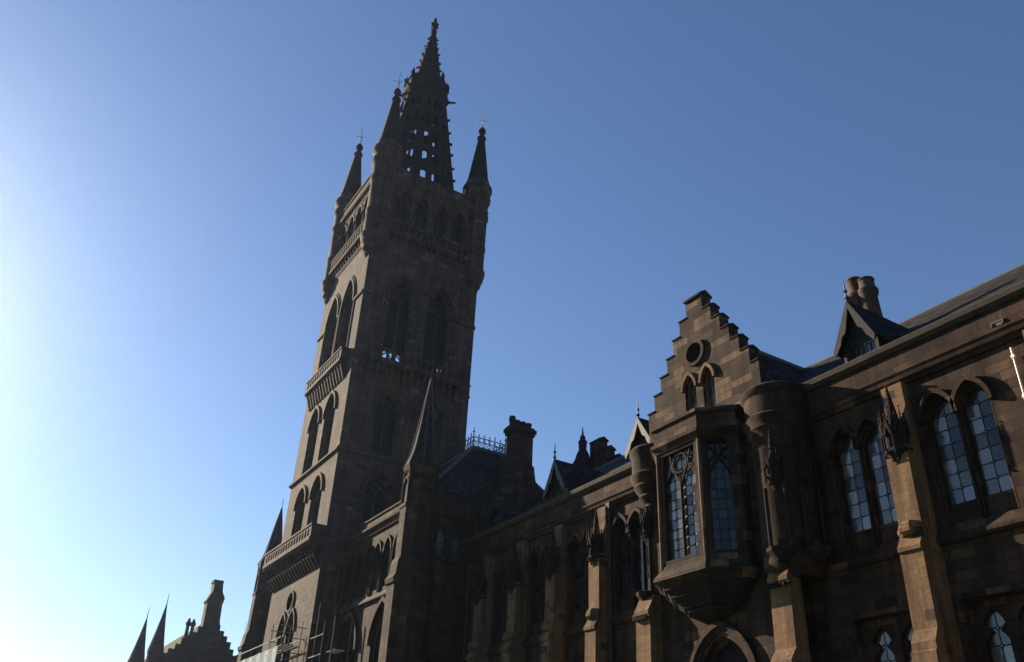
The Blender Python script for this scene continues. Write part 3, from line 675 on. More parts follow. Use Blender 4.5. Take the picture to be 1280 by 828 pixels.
for fi, fr in enumerate(frames):
    for s in (-1, 1):                      # belfry springing band, broken at the openings
        pass
    for u0, u1 in ((-TH, -3.2), (-0.3, 0.3), (3.2, TH)):
        w = MB(); w.fbox(fr, u0+0.001, u1-0.001, 38.5, 38.75, -0.05, 0.13); build('impost_band', w, 'tower', tower)
    for s in (-1, 1):
        c = s*1.75
        for (z0, zs, hw, rise, kind) in ((19.75, 22.3, 1.15, 1.5, 0), (25.25, 28.9, 1.15, 1.75, 0), (32.4, 38.7, 1.32, 2.7, 1)):
            k = MB(); ih = hw-0.32
            k.panel(fr, arch(c, z0, zs, hw, rise), [arch(c, z0+0.1, zs, ih, rise-0.42)], 0.38, -0.30, back=True)
            k.band(fr, arch_top(c, zs, hw+0.02, rise+0.02), arch_top(c, zs, hw+0.2, rise+0.3), 0.0, 0.16)
            k.band(fr, [(c+hw-0.14, z0)]+arch_top(c, zs, hw-0.14, rise-0.18)+[(c-hw+0.14, z0)], [(c+hw, z0)]+arch_top(c, zs, hw, rise)+[(c-hw, z0)], -0.30, -0.12)
            k.tube(fr.p(c, z0, -0.5), fr.p(c, zs+0.1, -0.5), 0.09, 8)
            for q in (-1, 1):
                k.path(fr, arch_top(c+q*ih/2, zs-0.2, ih/2, 0.75), 0.07, -0.5)
                k.tube(fr.p(c+q*(hw-0.16), z0, -0.22), fr.p(c+q*(hw-0.16), zs, -0.22), 0.08, 8); k.lump(fr.p(c+q*(hw-0.16), zs, -0.2), 0.15)
            cz = zs+(rise-0.42)*0.48; cr = ih*0.42
            k.path(fr, circ(c, cz, cr, 14)+[(c+cr, cz)], 0.07, -0.5)
            wo = build('belfry_window' if kind else 'window', k, 'tower', tower)
            lv = MB()
            if kind:
                topz = zs+rise-0.35
                for za, zb in (((34.7, topz),) if fi != 3 else ((32.45, 38.1), (40.35, topz))):
                    pts = clip(rect(c-hw+0.06, c+hw-0.06, za, zb), arch(c, z0, zs, hw-0.05, rise-0.05))
                    lv.add([fr.p(u, v, -0.98) for u, v in pts], [tuple(range(len(pts)))])
                    n = int((zb-za)/0.6)
                    for q in range(n): lv.fbox(fr, c-hw+0.3, c+hw-0.3, za+0.6*q+0.1, za+0.6*q+0.2, -0.975, -0.90)
                jl = [(c+hw+0.24, 33.9)]+arch_top(c, zs, hw+0.24, rise+0.36)+[(c-hw-0.24, 33.9)]; jo = [(c+hw+0.36, 33.9)]+arch_top(c, zs, hw+0.36, rise+0.52)+[(c-hw-0.36, 33.9)]
                oo = MB(); oo.band(fr, jl, jo, -0.02, 0.09); build('order_moulding', oo, 'tower', wo)
                build('shade_backing', lv, 'shade_backing', wo)  # dark sheet with slats, painted as the shade inside the belfry
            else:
                pts = arch(c, z0, zs, hw-0.05, rise-0.05); lv.add([fr.p(u, v, -0.72) for u, v in pts], [tuple(range(len(pts)))]); build('shade_backing', lv, 'shade_backing', wo)  # dark sheet painted as the shade of the deep recess
    for c in (-2.75, -0.92, 0.92, 2.75):   # top arcade
        k = MB()
        k.panel(fr, arch(c, 45.2, 48.7, 0.66, 1.15), [arch(c, 45.3, 48.6, 0.48, 0.92)], 0.25, -0.25)
        k.band(fr, arch_top(c, 48.7, 0.67, 1.17), arch_top(c, 48.7, 0.84, 1.40), 0.0, 0.14)
        k.tube(fr.p(c-0.66, 45.2, -0.02), fr.p(c-0.66, 48.7, -0.02), 0.09, 8); k.tube(fr.p(c+0.66, 45.2, -0.02), fr.p(c+0.66, 48.7, -0.02), 0.09, 8)
        k.tube(fr.p(c, 45.2, -0.45), fr.p(c, 48.9, -0.45), 0.06, 6)
        for q in (-1, 1): k.lump(fr.p(c+q*0.66, 48.75, 0.02), 0.17)
        k.path(fr, circ(c, 49.05, 0.22, 10)+[(c+0.22, 49.05)], 0.05, -0.45)
        wo = build('arcade_window', k, 'tower', tower)
        lv = MB(); pts = arch(c, 45.2, 48.7, 0.62, 1.1); lv.add([fr.p(u, v, -0.6) for u, v in pts], [tuple(range(len(pts)))]); build('shade_backing', lv, 'shade_backing', wo)  # dark sheet painted as the shade behind the arcade
    def balcony(u0, u1, zb, zt, d, corb, name, pitch=0.55, corbrows=1):
        b = MB(); b.fbox(fr, u0, u1, zb-0.22, zb, 0.003, d+0.06); b.fbox(fr, u0, u1, zb-0.36, zb-0.222, 0.003, d-0.05)
        n = int((u1-u0-0.5)/pitch)
        for r in range(corbrows):
            for q in range(n+1):
                u = u0+0.25+(u1-u0-0.5)*q/n
                b.prism(F(fr.p(u-0.10, 0, 0), fr.N, fr.U), [(0.003, zb-0.36-corb*(r+1)/corbrows), (0.10, zb-0.36-corb*(r+1)/corbrows), (d-0.12-0.3*r*d, zb-0.42-corb*r/corbrows), (d-0.12-0.3*r*d, zb-0.362-corb*r/corbrows), (0.003, zb-0.362-corb*r/corbrows)], 0, 0.2)
        bo = build(name, b, 'tower', tower)
        r = MB(); n = int((u1-u0-0.6)/pitch); st = (u1-u0-0.6)/n
        hs = [arch(u0+0.3+st*(q+0.5), zb+0.15, zt-0.5, st*0.5-0.10, 0.26, 4) for q in range(n)]
        r.panel(fr, rect(u0, u1, zb+0.002, zt-0.14), hs, 0.14, d, back=True)
        r.fbox(fr, u0-0.04, u1+0.04, zt-0.138, zt, d-0.2, d+0.06)
        for q in (u0, u1-0.14):
            r.fbox(fr, q+0.0, q+0.14, zb+0.002, zt-0.14, 0.01, d-0.142); r.fbox(fr, q-0.03, q+0.17, zt-0.138, zt-0.002, 0.01, d-0.202)
        build('balustrade', r, 'tower', bo)
    balcony(-4.0, 4.0, 32.75, 33.75, 0.62, 1.25, 'mid_balcony' if False else 'balcony')
    balcony(-4.05, 4.05, 45.1, 46.3, 0.42, 0.5, 'balcony')
    if fi in (0, 2): balcony(-5.15, 5.2, 18.2, 19.15, 1.05, 1.5, 'balcony', 0.55, 2)
# base window pair on the south face
fr = frames[0]; k = MB()
for c in (-0.95, 0.95):
    k.panel(fr, arch(c, 8.2, 12.6, 0.82, 1.5), [arch(c, 8.3, 12.6, 0.62, 1.2)], 0.25, -0.25)
    k.band(fr, arch_top(c, 12.6, 0.83, 1.52), arch_top(c, 12.6, 0.98, 1.72), 0.0, 0.13)
    k.tube(fr.p(c, 8.2, -0.4), fr.p(c, 13.0, -0.4), 0.07, 6)
k.band(fr, circ(0, 14.85, 0.62, 20)+[(0.62, 14.85)], circ(0, 14.85, 0.78, 20)+[(0.78, 14.85)], -0.02, 0.12)
for q in range(4):
    t = q*math.pi/2+0.78; k.path(fr, circ(0.29*math.cos(t), 14.85+0.29*math.sin(t), 0.24, 8)+[(0.29*math.cos(t)+0.24, 14.85+0.29*math.sin(t))], 0.05, -0.12, 5)
wo = build('window', k, 'tower', tower)
lv = MB()
for pts in (arch(-0.95, 8.2, 12.6, 0.8, 1.45), arch(0.95, 8.2, 12.6, 0.8, 1.45), circ(0, 14.85, 0.61)): lv.add([fr.p(u, v, -0.5) for u, v in pts], [tuple(range(len(pts)))])
build('shade_backing', lv, 'shade_backing', wo)  # dark sheets stand for the shade behind the tracery
drain(frames[1], -TH+1.35, 0, 16.6, 0.12, tower, 'pipe', 0.08)
# corner turrets
for sx, sy in ((1, -1), (1, 1), (-1, -1), (-1, 1)):
    x, y = TC.x+sx*(TH-0.55), TC.y+sy*(TH-0.5)
    k = MB(); k.lathe(x, y, [(0.55, 42.2), (0.75, 42.5), (0.72, 42.65), (0.98, 43.0), (0.94, 43.2), (1.16, 43.6), (1.12, 43.8), (1.28, 44.2), (1.28, 44.45), (1.12, 44.6), (1.12, 46.8), (1.18, 46.9), (1.18, 47.1), (1.12, 47.2), (1.12, 50.2), (1.24, 50.4), (1.24, 50.7), (1.14, 50.8), (1.14, 52.1), (1.28, 52.35), (1.34, 52.7), (1.24, 52.85), (1.24, 53.4), (1.42, 53.7), (1.42, 53.95), (1.2, 54.3), (1.14, 54.6)], 20)
    to = build('corner_turret', k, 'tower', tower, smooth=True)
    for q in range(8):
        pass
    k = MB(); k.lathe(x, y, [(1.10, 54.55), (1.16, 54.62), (1.02, 55.0), (0.34, 60.3)], 10); build('turret_spire', k, 'soot', to)
    k = MB(); k.lathe(x, y, [(0.28, 60.25), (0.46, 60.4), (0.44, 60.55), (0.24, 60.75), (0.22, 61.0), (0.36, 61.25), (0.37, 61.5), (0.24, 61.75), (0.07, 62.0)], 10); build('turret_finial', k, 'soot', to)
    k = MB(); vane(k, x, y, 61.95, 1.9, 0.95); build('weathervane', k, 'gild', to)
# openwork spire
sp = MB(); NF = 8
def oct_r(z): return 4.3-(z-52.0)*0.148
spire = None
for i in range(NF):
    t0, t1 = math.pi/8+i*math.pi/4, math.pi/8+(i+1)*math.pi/4
    def cr(t, z): r = oct_r(z); return Vector((TC.x+r*math.cos(t), TC.y+r*math.sin(t), z))
    A, B, Cc, D = cr(t0, 52.1), cr(t1, 52.1), cr(t1, 66.2), cr(t0, 66.2)
    mid0, mid1 = (A+B)/2, (Cc+D)/2; V = (mid1-mid0).normalized(); U = (B-A).normalized(); N = U.cross(V)
    pf = F(mid0, U, N, V); L = (mid1-mid0).length; hb, ht = (B-A).length/2, (D-Cc).length/2
    hs = []
    for z0, z1 in ((1.2, 2.6), (3.6, 5.3), (6.3, 8.2), (9.3, 11.2), (12.1, 13.4)):
        wd = (hb+(ht-hb)*z1/L); g0 = wd*0.40; q = wd*0.27
        for s in (-1, 1): hs.append(arch(s*g0, z0, z1-0.4, q, 0.4, 4))
    sp.panel(pf, [(-hb, 0), (hb, 0), (ht, L), (-ht, L)], hs, 0.16, 0, back=True)
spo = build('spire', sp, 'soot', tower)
rb = MB()
for i in range(NF):
    t = math.pi/8+i*math.pi/4; cr = lambda z, k=0.0: Vector((TC.x+(oct_r(z)+k)*math.cos(t), TC.y+(oct_r(z)+k)*math.sin(t), z))
    rb.tube(cr(52.1), cr(66.2), 0.17, 6, 0.13)
    for q in range(8): z = 53.3+q*1.62; zj = z+random.uniform(-.2, .2); rb.lump(cr(zj, 0.24), random.uniform(0.17, 0.25), 0.9); rb.tube(cr(zj, 0.1), cr(zj+0.1, 0.40), 0.1, 4, 0.05)
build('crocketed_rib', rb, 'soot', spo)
cw = MB(); cw.lathe(TC.x, TC.y, [(1.95, 65.6), (2.1, 66.0), (2.3, 66.5), (2.5, 66.9), (2.5, 67.25), (2.3, 67.4), (2.28, 68.5), (2.4, 68.6), (2.36, 68.8), (1.9, 68.85)], 8, math.pi/8)
cro = build('crown_gallery', cw, 'soot', spo)
for i in range(NF):
    t = math.pi/8+i*math.pi/4; p = Vector((TC.x+2.2*math.cos(t), TC.y+2.2*math.sin(t), 68.4)); k = MB()
    k.tube(p, p+Vector((0, 0, 0.7)), 0.2, 6, 0.17); k.tube(p+Vector((0, 0, 0.7)), p+Vector((-0.08*math.cos(t), -0.08*math.sin(t), 1.5)), 0.22, 6, 0.02); k.lump(p+Vector((0, 0, 0.75)), 0.25); k.lump(p+Vector((-.05*math.cos(t), -.05*math.sin(t), 1.15)), 0.15)
    build('pinnacle', k, 'soot', cro)
    k = MB(); d = Vector((math.cos(t), math.sin(t), 0)); p = Vector((TC.x, TC.y, 67.05))
    k.tube(p+d*2.3, p+d*3.15+Vector((0, 0, 0.12)), 0.16, 5, 0.09); k.lump(p+d*3.1+Vector((0, 0, 0.12)), 0.14); build('gargoyle', k, 'soot', cro)
us = MB(); us.lathe(TC.x, TC.y, [(1.6, 68.8), (1.42, 70.0), (0.26, 77.0), (0.2, 77.4)], 8, math.pi/8)
for i in range(NF):
    t = math.pi/8+i*math.pi/4
    for q in range(6):
        z = 70.4+q*1.12; r = 1.42-(z-70.0)*1.16/7+0.08; us.lump((TC.x+r*math.cos(t), TC.y+r*math.sin(t), z+random.uniform(-.12, .12)), random.uniform(0.12, 0.19), 0.9)
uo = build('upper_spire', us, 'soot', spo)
k = MB(); k.lathe(TC.x, TC.y, [(0.2, 77.0), (0.34, 77.15), (0.34, 77.4), (0.16, 77.6), (0.16, 77.9), (0.40, 78.2), (0.42, 78.5), (0.18, 78.7), (0.14, 79.0), (0.2, 79.15), (0.05, 79.6)], 8)
for i in range(4):
    t = i*math.pi/2+0.4; k.lump((TC.x+0.36*math.cos(t), TC.y+0.36*math.sin(t), 78.3), 0.2); k.lump((TC.x+0.28*math.cos(t), TC.y+0.28*math.sin(t), 77.3), 0.15)
build('finial', k, 'soot', spo)

# ------------------------------------------------------------------ pavilions flanking the tower
def pavilion(x0, x1, tx, label, east, dzt=0.0):
    t = thing('entrance_pavilion', ((x0+x1)/2, 2, 0), label, 'building')
    fy = -3.48; fr = FS(fy); w = MB()
    L = x1-x0; hs = []; cs = [x0+1.6+1.5*k for k in range(int((L-2.6)/1.5)+1)]
    for c in cs: hs.append(arch(c, 13.9, 16.1, 0.48, 0.75))
    big = [x0+2.9, x1-3.3] if east else [x0+3.3, x1-2.9]
    for c in big: hs.append(arch(c, 6.0, 10.6, 1.5, 2.3))
    w.panel(fr, rect(x0, x1, 0, 17.9), hs, 0.5)
    ex = x1 if east else x0; s = 1 if east else -1
    fe = FE(ex) if east else F((ex, 0, 0), (0, -1, 0), (-1, 0, 0))
    eh = [arch(q, 15.2, 16.5, 0.34, 0.5) for q in ((-1.72, -0.72) if east else (1.72, 0.72))]
    w.panel(fe, rect(fy+0.501, 9.2, 0, 17.9) if east else rect(-9.2, -fy-0.501, 0, 17.9), eh, 0.4)
    w.box(x0+0.41, x1-0.41, 8.8, 9.2, 0, 17.9)
    build('wall', w, 'wall', t)
    for c in cs:
        k = MB(); k.panel(fr, arch(c, 13.9, 16.1, 0.48, 0.75), [arch(c, 14.0, 16.05, 0.32, 0.55)], 0.22, -0.15)
        k.band(fr, arch_top(c, 16.1, 0.49, 0.77), arch_top(c, 16.1, 0.62, 0.96), 0.0, 0.13)
        for q in (-1, 1): k.tube(fr.p(c+q*0.62, 13.7, 0.06), fr.p(c+q*0.62, 16.1, 0.06), 0.07, 6)
        wo = build('window', k, 'dress', t)
        leaded(fr, arch(c, 14.0, 16.05, 0.32, 0.55), 2, 0.45, -0.3, wo, 'shadeglass', rings=False)
    for c in big:
        k = MB(); k.panel(fr, arch(c, 6.0, 10.6, 1.5, 2.3), [arch(c, 6.1, 10.5, 1.2, 1.9)], 0.3, -0.2)
        k.band(fr, arch_top(c, 10.6, 1.51, 2.32), arch_top(c, 10.6, 1.72, 2.62), 0.0, 0.22)
        k.tube(fr.p(c, 6.0, -0.4), fr.p(c, 11.0, -0.4), 0.09, 8)
        for q in (-1, 1): k.path(fr, arch_top(c+q*0.6, 10.3, 0.6, 0.9), 0.07, -0.4)
        k.path(fr, circ(c, 11.55, 0.42, 14)+[(c+0.42, 11.55)], 0.06, -0.4)
        wo = build('great_window', k, 'dress', t)
        leaded(fr, arch(c, 6.1, 10.5, 1.2, 1.9), 4, 0.5, -0.48, wo, 'shadeglass', rings=False)
    for q in eh:
        c = (q[0][0]+q[1][0])/2; k = MB(); k.panel(fe, q, [arch(c, 15.3, 16.45, 0.25, 0.38)], 0.2, -0.1); k.band(fe, arch_top(c, 16.5, 0.35, 0.52), arch_top(c, 16.5, 0.45, 0.66), 0, 0.1)
        wo = build('window', k, 'dress', t); leaded(fe, arch(c, 15.3, 16.45, 0.25, 0.38), 1, 0.4, -0.2, wo, 'glass', rings=False)
    k = MB(); a0, a1 = ((-2.25, -0.15) if east else (0.15, 2.25))
    k.fbox(fe, a0, a1, 15.0, 15.14, 0.002, 0.16); build('sill', k, 'dress', t)
    pr = [(0.0, 17.6), (0.12, 17.65), (0.2, 17.85), (0.36, 18.0), (0.38, 18.15), (0.25, 18.2), (0.23, 18.55), (0.32, 18.62), (0.32, 18.72), (0.0, 18.8)]
    for f9, u0, u1 in ((fr, x0-(0 if east else 0.0), x1), (fe, fy+0.0 if east else -9.2, 9.2 if east else -fy)):
        k = MB(); k.profile(pr, u0+0.003, u1-0.003, lambda u, p: f9.p(u, p[1], p[0])); build('cornice', k, 'dress', t)
    string_course(fr, x0+0.01, x1-0.01, 13.35, t, 0.2, 0.3)
    # hipped roof with a flat lead deck and iron cresting
    dx = (x1-3.1) if east else (x0+3.1); wx = x0 if east else x1; zd = 23.95; yd0, yd1 = 1.55, 4.1; ze = 18.4
    ev = (ex+0.2*s)
    r = MB(); r.add([(wx, fy-0.15, ze), (ev, fy-0.15, ze), (ev, 9.2, ze), (wx, 9.2, ze), (wx, yd0, zd), (dx, yd0, zd), (dx, yd1, zd), (wx, yd1, zd)],
                    [(0, 1, 5, 4), (1, 2, 6, 5), (2, 3, 7, 6), (4, 5, 6, 7), (3, 2, 1, 0), (0, 4, 7, 3)])
    ro = build('roof', r, 'slate', t)
    k = MB(); k.tube((ev, fy-0.15, ze+0.03), (dx, yd0, zd+0.03), 0.12, 6); k.tube((ev, 9.2, ze+0.03), (dx, yd1, zd+0.03), 0.12, 6)
    k.tube((wx, yd0, zd), (dx, yd0, zd), 0.12, 6); k.tube((dx, yd0, zd), (dx, yd1, zd), 0.12, 6); build('flashing', k, 'lead', ro)
    k = MB()
    def crest(p0, p1):
        p0, p1 = Vector(p0), Vector(p1); n = max(2, int((p1-p0).length/0.38)); Z = Vector((0, 0, 1)); u = (p1-p0)/n
        for z in (0.05, 0.42, 0.74): k.tube(p0+Z*z, p1+Z*z, 0.028, 4)
        for q in range(n+1):
            b = p0+u*q; k.tube(b, b+Z*(0.98 if q % 4 else 1.12), 0.026, 4); k.lump(b+Z*(0.92), 0.06)
            if q < n:
                k.tube(b+Z*0.05, b+u+Z*0.42, 0.02, 4); k.tube(b+u+Z*0.05, b+Z*0.42, 0.02, 4)
                c = b+u*0.5+Z*0.58; pts = [c+u*(0.4*math.cos(tt))+Z*(0.15*math.sin(tt)) for tt in [math.pi*2*j/8 for j in range(9)]]
                for A, B in zip(pts[:-1], pts[1:]): k.tube(A, B, 0.018, 4)
    crest((wx, yd0, zd+.1), (dx, yd0, zd+.1)); crest((dx, yd0, zd+.1), (dx, yd1, zd+.1)); crest((dx, yd1, zd+.1), (wx, yd1, zd+.1))
    for y in (yd0, yd1): k.tube((dx, y, zd), (dx, y, zd+1.5), 0.05, 6, 0.02); k.lump((dx, y, zd+1.2), 0.09)
    build('iron_cresting', k, 'iron', ro)
    # octagonal angle turret
    k = MB(); k.lathe(tx, fy+0.05, [(1.32, 0), (1.32, 13.1), (1.42, 13.2), (1.48, 13.45), (1.3, 13.7), (1.22, 14.4), (1.15, 14.6), (1.05, 14.7), (1.05, 17.6), (1.12, 17.7), (1.12, 17.9), (0.98, 18.0), (0.96, 19.8), (1.08, 20.0), (1.14, 20.25), (1.0, 20.35)], 8, math.pi/8)
    to = build('angle_turret', k, 'dress', t)
    k = MB()
    for i in range(8):
        tt = i*math.pi/4; N = Vector((math.cos(tt), math.sin(tt), 0)); U = Vector((-N.y, N.x, 0)); nf = F(Vector((tx, fy+0.05, 0))+N*0.89, U, N)
        k.band(nf, arch_top(0, 19.2, 0.22, 0.32, 4), arch_top(0, 19.2, 0.31, 0.45, 4), -0.02, 0.09)
        k.tube((tx+1.0*math.cos(tt+math.pi/8), fy+0.05+1.0*math.sin(tt+math.pi/8), 18.0), (tx+1.0*math.cos(tt+math.pi/8), fy+0.05+1.0*math.sin(tt+math.pi/8), 19.9), 0.07, 6)
    build('blind_arcade', k, 'dress', to)
    k = MB(); k.lathe(tx, fy+0.05, [(1.10, 20.22), (1.14, 20.3), (0.86, 21.0), (0.70, 21.7), (0.50, 23.0), (0.24, 24.9), (0.07, 26.1), (0.03, 26.5)], 8, math.pi/8)
    k.v = [Vector((v.x, v.y, v.z+dzt*max(0, v.z-20.2)/6.3)) for v in k.v]
    tsp = build('turret_spire', k, 'slate', to)
    k = MB(); pr = [(1.15, 20.32), (0.88, 21.0), (0.72, 21.7), (0.52, 23.0), (0.26, 24.9), (0.08, 26.1), (0.03, 26.5)]
    for i in range(8):
        tt = math.pi/8+i*math.pi/4
        for (ra, za), (rb, zb) in zip(pr[:-1], pr[1:]):
            za, zb = za+dzt*(za-20.2)/6.3, zb+dzt*(zb-20.2)/6.3
            k.tube((tx+ra*math.cos(tt), fy+0.05+ra*math.sin(tt), za), (tx+rb*math.cos(tt), fy+0.05+rb*math.sin(tt), zb), 0.035, 6)
    k.tube((tx, fy+0.05, 26.4+dzt), (tx, fy+0.05, 27.3+dzt), 0.025, 5)
    build('hip_roll', k, 'hiplead', tsp)
    return t, ro
pav, pro = pavilion(-56.55, -45.2, -45.3, 'dark three-storey pavilion with hipped roof and iron cresting, between the tower and the right wing', True)
pavilion(-76.2, -66.85, -74.6, 'narrow dark pavilion beyond the left edge of the tower, its slim turret spire showing', False, -1.0)
# tall stepped chimney on the east wall of the near pavilion
k = MB(); fe = FE(-44.6)
k.prism(fe, [(0.6, 17.0), (6.6, 17.0), (6.6, 18.1), (6.05, 18.1), (6.05, 18.9), (5.5, 18.9), (5.5, 19.6), (4.9, 19.6), (4.9, 20.3), (4.35, 21.1), (4.2, 22.0), (4.05, 22.1), (4.05, 24.1), (2.5, 24.1), (2.5, 22.1), (2.2, 21.9), (2.2, 20.4), (1.2, 19.3), (0.6, 18.6)], -0.85, 0.0)
co = build('chimney', k, 'wall', pav)
k = MB(); k.box(-45.53, -44.52, 2.4, 4.15, 24.1, 24.3); k.box(-45.6, -44.45, 2.32, 4.23, 24.3, 24.55); k.box(-45.5, -44.55, 2.42, 4.13, 24.55, 24.7)
for q, y in enumerate((2.62, 3.0, 3.45, 3.9)): k.lathe(-45.0, y, [(0.2, 24.65), (0.2, 25.0), (0.24, 25.05), (0.22, 25.15 if q else 25.35)], 8)
build('chimney_cap', k, 'soot', co)

# ------------------------------------------------------------------ ranges behind and beyond
def stepped(fr, cx, z0, steps, hw0, zt, dz, dw, th, mb):
    pts = [(cx-hw0, z0), (cx+hw0, z0)]; R = []; L = []
    hw, z = hw0, zt
    for i in range(steps):
        R.append((cx+hw, z)); hw -= dw; R.append((cx+hw, z)); z += dz
    R[-1] = (cx+hw, R[-1][1]); pts += R+[(2*cx-x, zz) for x, zz in R[::-1]]
    mb.prism(fr, pts, -th, 0)
nb = thing('north_range', (-44, 12, 0), 'crow-stepped gable with a slim lantern turret rising behind the right wing roof', 'building')
k = MB(); fr = FS(9.0)
k.prism(fr, [(-47.2, 15), (-40.4, 15), (-40.4, 21.3), (-41.3, 21.3), (-41.3, 22.3), (-42.2, 22.3), (-42.2, 23.2), (-43.1, 23.2), (-43.1, 24.1), (-43.9, 24.1), (-43.9, 25.0), (-45.0, 25.0), (-45.0, 22.6), (-46.4, 22.6), (-46.4, 21.6), (-47.2, 21.6)], -0.7, 0)
k.box(-47, -40.6, 9.701, 18, 15, 20)
go = build('gable', k, 'wall', nb)
for x0, x1, z in ((-41.3, -40.32, 21.3), (-42.2, -41.22, 22.3), (-43.1, -42.12, 23.2), (-43.9, -43.02, 24.1), (-45.0, -43.82, 25.0), (-46.5, -45.05, 22.6)): k = MB(); k.profile([(0.08, 0), (0.08, 0.08), (-0.35, 0.3), (-0.78, 0.08), (-0.78, 0)], x0, x1, lambda u, p, z=z: fr.p(u, z+0.002+p[1], p[0])); build('saddle_stone', k, 'soot', go)
k = MB(); k.lathe(-45.3, 8.6, [(0.62, 15), (0.62, 23.3), (0.72, 23.4), (0.72, 23.6), (0.6, 23.7), (0.42, 24.3), (0.26, 24.6), (0.28, 24.7), (0.3, 25.1), (0.34, 25.15), (0.18, 25.4), (0.2, 25.55), (0.08, 25.7), (0.02, 26.3)], 8)
build('lantern_turret', k, 'soot', nb)
k = MB(); k.box(-50.9, -49.6, 9.5, 10.6, 15, 23.6); k.lathe(-50.5, 10, [(0.3, 23.6), (0.28, 24.1), (0.34, 24.15), (0.3, 24.4)], 8); k.lathe(-49.95, 10, [(0.3, 23.6), (0.28, 23.9), (0.34, 23.95), (0.3, 24.2)], 8)
build('chimney', k, 'wall', nb)

west = thing('west_range', (-103, 0, 0), 'far west range with stepped gable, tall chimney and sharp slate spires, at the bottom left', 'building')
k = MB(); fe = FE(-100.0)
k.prism(fe, [(-6.6, 0), (6.0, 0), (6.0, 15.2), (1.7, 15.9), (1.7, 16.5), (1.2, 16.5), (1.2, 17.1), (0.75, 17.1), (0.75, 17.8), (0.25, 17.8), (0.25, 18.35), (-0.2, 18.35), (-0.2, 18.85), (-0.72, 18.85), (-0.72, 19.4), (-2.6, 19.4), (-2.6, 19.0), (-3.05, 19.0), (-3.05, 18.35), (-3.5, 18.35), (-3.5, 17.95), (-4.0, 17.95), (-4.0, 17.6), (-4.5, 17.6), (-4.5, 16.95), (-5.0, 16.95), (-5.0, 16.4), (-5.6, 16.4), (-5.6, 15.9), (-6.6, 15.9)], -20, 0)
go = build('stepped_gable', k, 'wall', west)
k = MB(); k.prism(fe, [(-2.75, 18.0), (-0.7, 19.0), (-0.72, 19.3), (-0.85, 19.9), (-0.95, 21.6), (-0.8, 22.3), (-0.86, 22.4), (-1.2, 23.0), (-1.35, 24.15), (-2.3, 24.15), (-2.25, 23.0), (-2.75, 21.8), (-2.6, 21.6), (-2.55, 19.7)], -1.6, -0.3)
k.fbox(fe, -2.38, -1.28, 23.9, 24.2, -1.55, -0.35)
build('chimney', k, 'wall', go)
for y, zt in ((-4.05, 19.75), (-3.55, 19.7)):
    k = MB(); k.lathe(-100.5, y, [(0.2, 17.4), (0.17, 18.9), (0.28, 19.0), (0.28, 19.3), (0.18, 19.45), (0.1, zt)], 8); build('chimney_pot', k, 'terracotta', west)
for x, y, zb, za, r in ((-101.0, -6.65, 16.1, 20.9, 0.82), (-101.0, -8.3, 14.7, 19.2, 0.85)):
    k = MB(); k.lathe(x, y, [(r*0.92, 0), (r*0.92, zb-0.4), (r, zb-0.3), (r, zb), (r*0.9, zb+0.1)], 12); to = build('stair_turret', k, 'wall', west)
    k = MB(); k.lathe(x, y, [(r*1.02, zb+0.02), (r*0.62, zb+(za-zb)*0.36), (r*0.3, zb+(za-zb)*0.7), (0.05, za), (0.015, za+1.2)], 12); build('turret_spire', k, 'slate', to)
k = MB(); k.box(-99.9, -77, 0.6, 9, 0, 15.4); k.box(-99.9, -77, 0.4, 0.6, 15.0, 15.8); build('wall', k, 'wall', west)
k = MB(); k.profile([(0.4, 15.7), (5, 19.2), (9.2, 15.7)], -99.8, -76.6, lambda u, p: Vector((u, p[0], p[1]))); wr = build('roof', k, 'slate', west)
k = MB()
for x, y, z0, z1 in ((-99.5, 1.9, 17.2, 20.0), (-97.5, 2.3, 17.4, 19.9), (-95.2, 1.2, 16.4, 18.6)): k.tube((x, y, z0), (x, y, z1), 0.06, 5, 0.015); k.lump((x, y, z0+0.8), 0.14)
build('finial', k, 'iron', wr)
k = MB(); k.prism(F((-90, 0, 0), (0, 1, 0), (1, 0, 0)), [(0.7, 15.0), (3.6, 15.0), (3.6, 19.4), (2.6, 19.4), (2.6, 18.7), (2.1, 18.7), (2.1, 18.0), (1.5, 18.0), (1.5, 17.0), (0.7, 17.0)], -1, 0)
build('stepped_gable', k, 'wall', west)

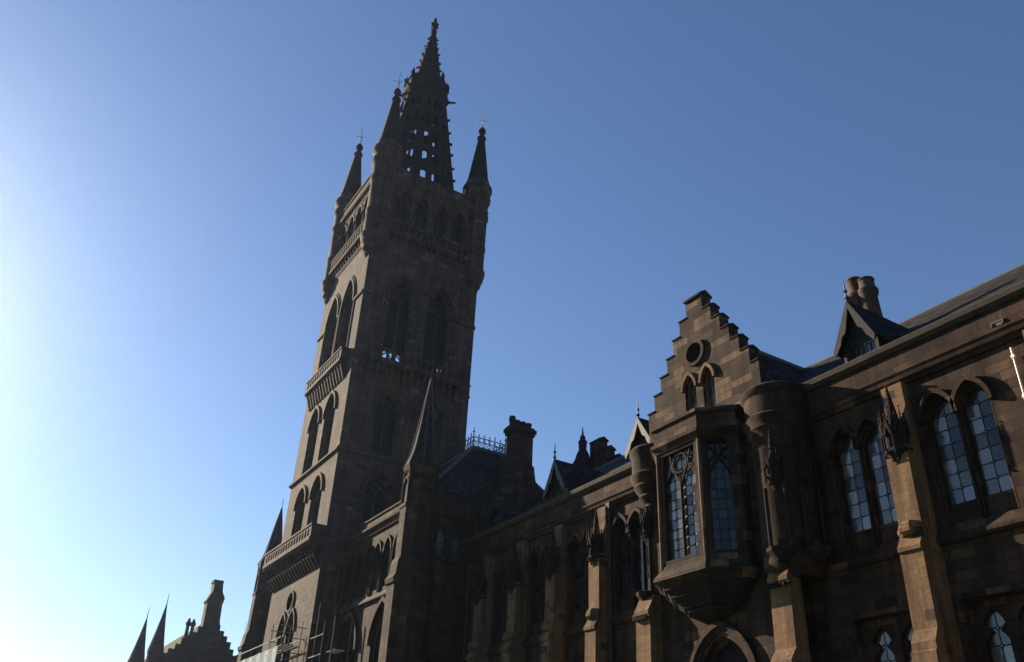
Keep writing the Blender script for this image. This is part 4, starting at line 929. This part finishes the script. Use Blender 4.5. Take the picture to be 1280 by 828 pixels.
# ------------------------------------------------------------------ scaffold at the tower foot
sc = thing('scaffold', (-60, -6.6, 0), 'steel tube scaffold with planks standing at the foot of the tower', 'scaffold')
def pole(A, B, nm='scaffold_pole', mat='steel', r=0.032):
    k = MB(); k.tube(A, B, r, 6); build(nm, k, mat, sc)
for x in (-65.4, -63.2, -61.0, -58.8, -56.4):
    for y in (-6.9, -5.7): pole((x, y, 0), (x, y, 12.6 if x > -59 else 11.6))
for z in (6.5, 8.6, 10.6, 11.5):
    for y in (-6.95, -5.65): pole((-65.8, y, z), (-56.0, y, z), 'ledger')
for x in (-56.4, -58.8):
    for z in (8.6, 10.6, 11.5, 12.2): pole((x+0.05, -7.1, z), (x+0.05, -5.4, z), 'transom')
for x, y in ((-55.6, -5.0), (-55.6, -3.9), (-54.2, -5.0), (-52.4, -5.0), (-52.4, -3.9)): pole((x, y, 0), (x, y, 13.8 if x < -55 else 12.4))
for z in (8.4, 10.4, 11.6): pole((-56.3, -5.06, z), (-54.0, -5.06, z), 'ledger')
k = MB()
for y in (-6.8, -6.5, -6.2, -5.9): k.box(-65.7, -56.2, y-0.12, y+0.12, 10.98, 11.02)
build('plank', k, 'plank', sc)
k = MB()
for y in (-4.85, -4.6, -4.35): k.box(-53.3, -51.9, y-0.11, y+0.11, 10.42, 10.46)
build('plank', k, 'plank', sc)
k = MB(); n = 24
for j in range(2):
    pass
vs = []
for i in range(n+1):
    for j in range(5):
        vs.append((-65.3+8.7*i/n, -7.02-0.06*math.sin(i*1.3+j*0.7)-0.03*math.sin(i*3.1), 8.2+2.75*j/4+0.03*math.sin(i*2.0)*(j/4)))
k.add(vs, [(i*5+j, (i+1)*5+j, (i+1)*5+j+1, i*5+j+1) for i in range(n) for j in range(4)])
tag(build('tarpaulin', k, 'sheet', smooth=True), 'pale blue tarpaulin hung along the scaffold below the tower window', 'tarpaulin')

# ------------------------------------------------------------------ haze: thin volume added for the sun's glow and lens-flare veil
k = MB(); k.box(-720, 720, -720, 720, -1.0, 86.0)
M['haze'] = bpy.data.materials.new('haze_air'); M['haze'].use_nodes = True
hn = M['haze'].node_tree; hn.nodes.clear()
ho = hn.nodes.new('ShaderNodeOutputMaterial'); pv = hn.nodes.new('ShaderNodeVolumePrincipled')
pv.inputs['Color'].default_value = (0.56, 0.72, 1.0, 1); pv.inputs['Density'].default_value = 0.00018; pv.inputs['Anisotropy'].default_value = 0.85
hn.links.new(pv.outputs[0], ho.inputs['Volume'])
tag(build('haze', k, 'haze'), None, None, kind='stuff')
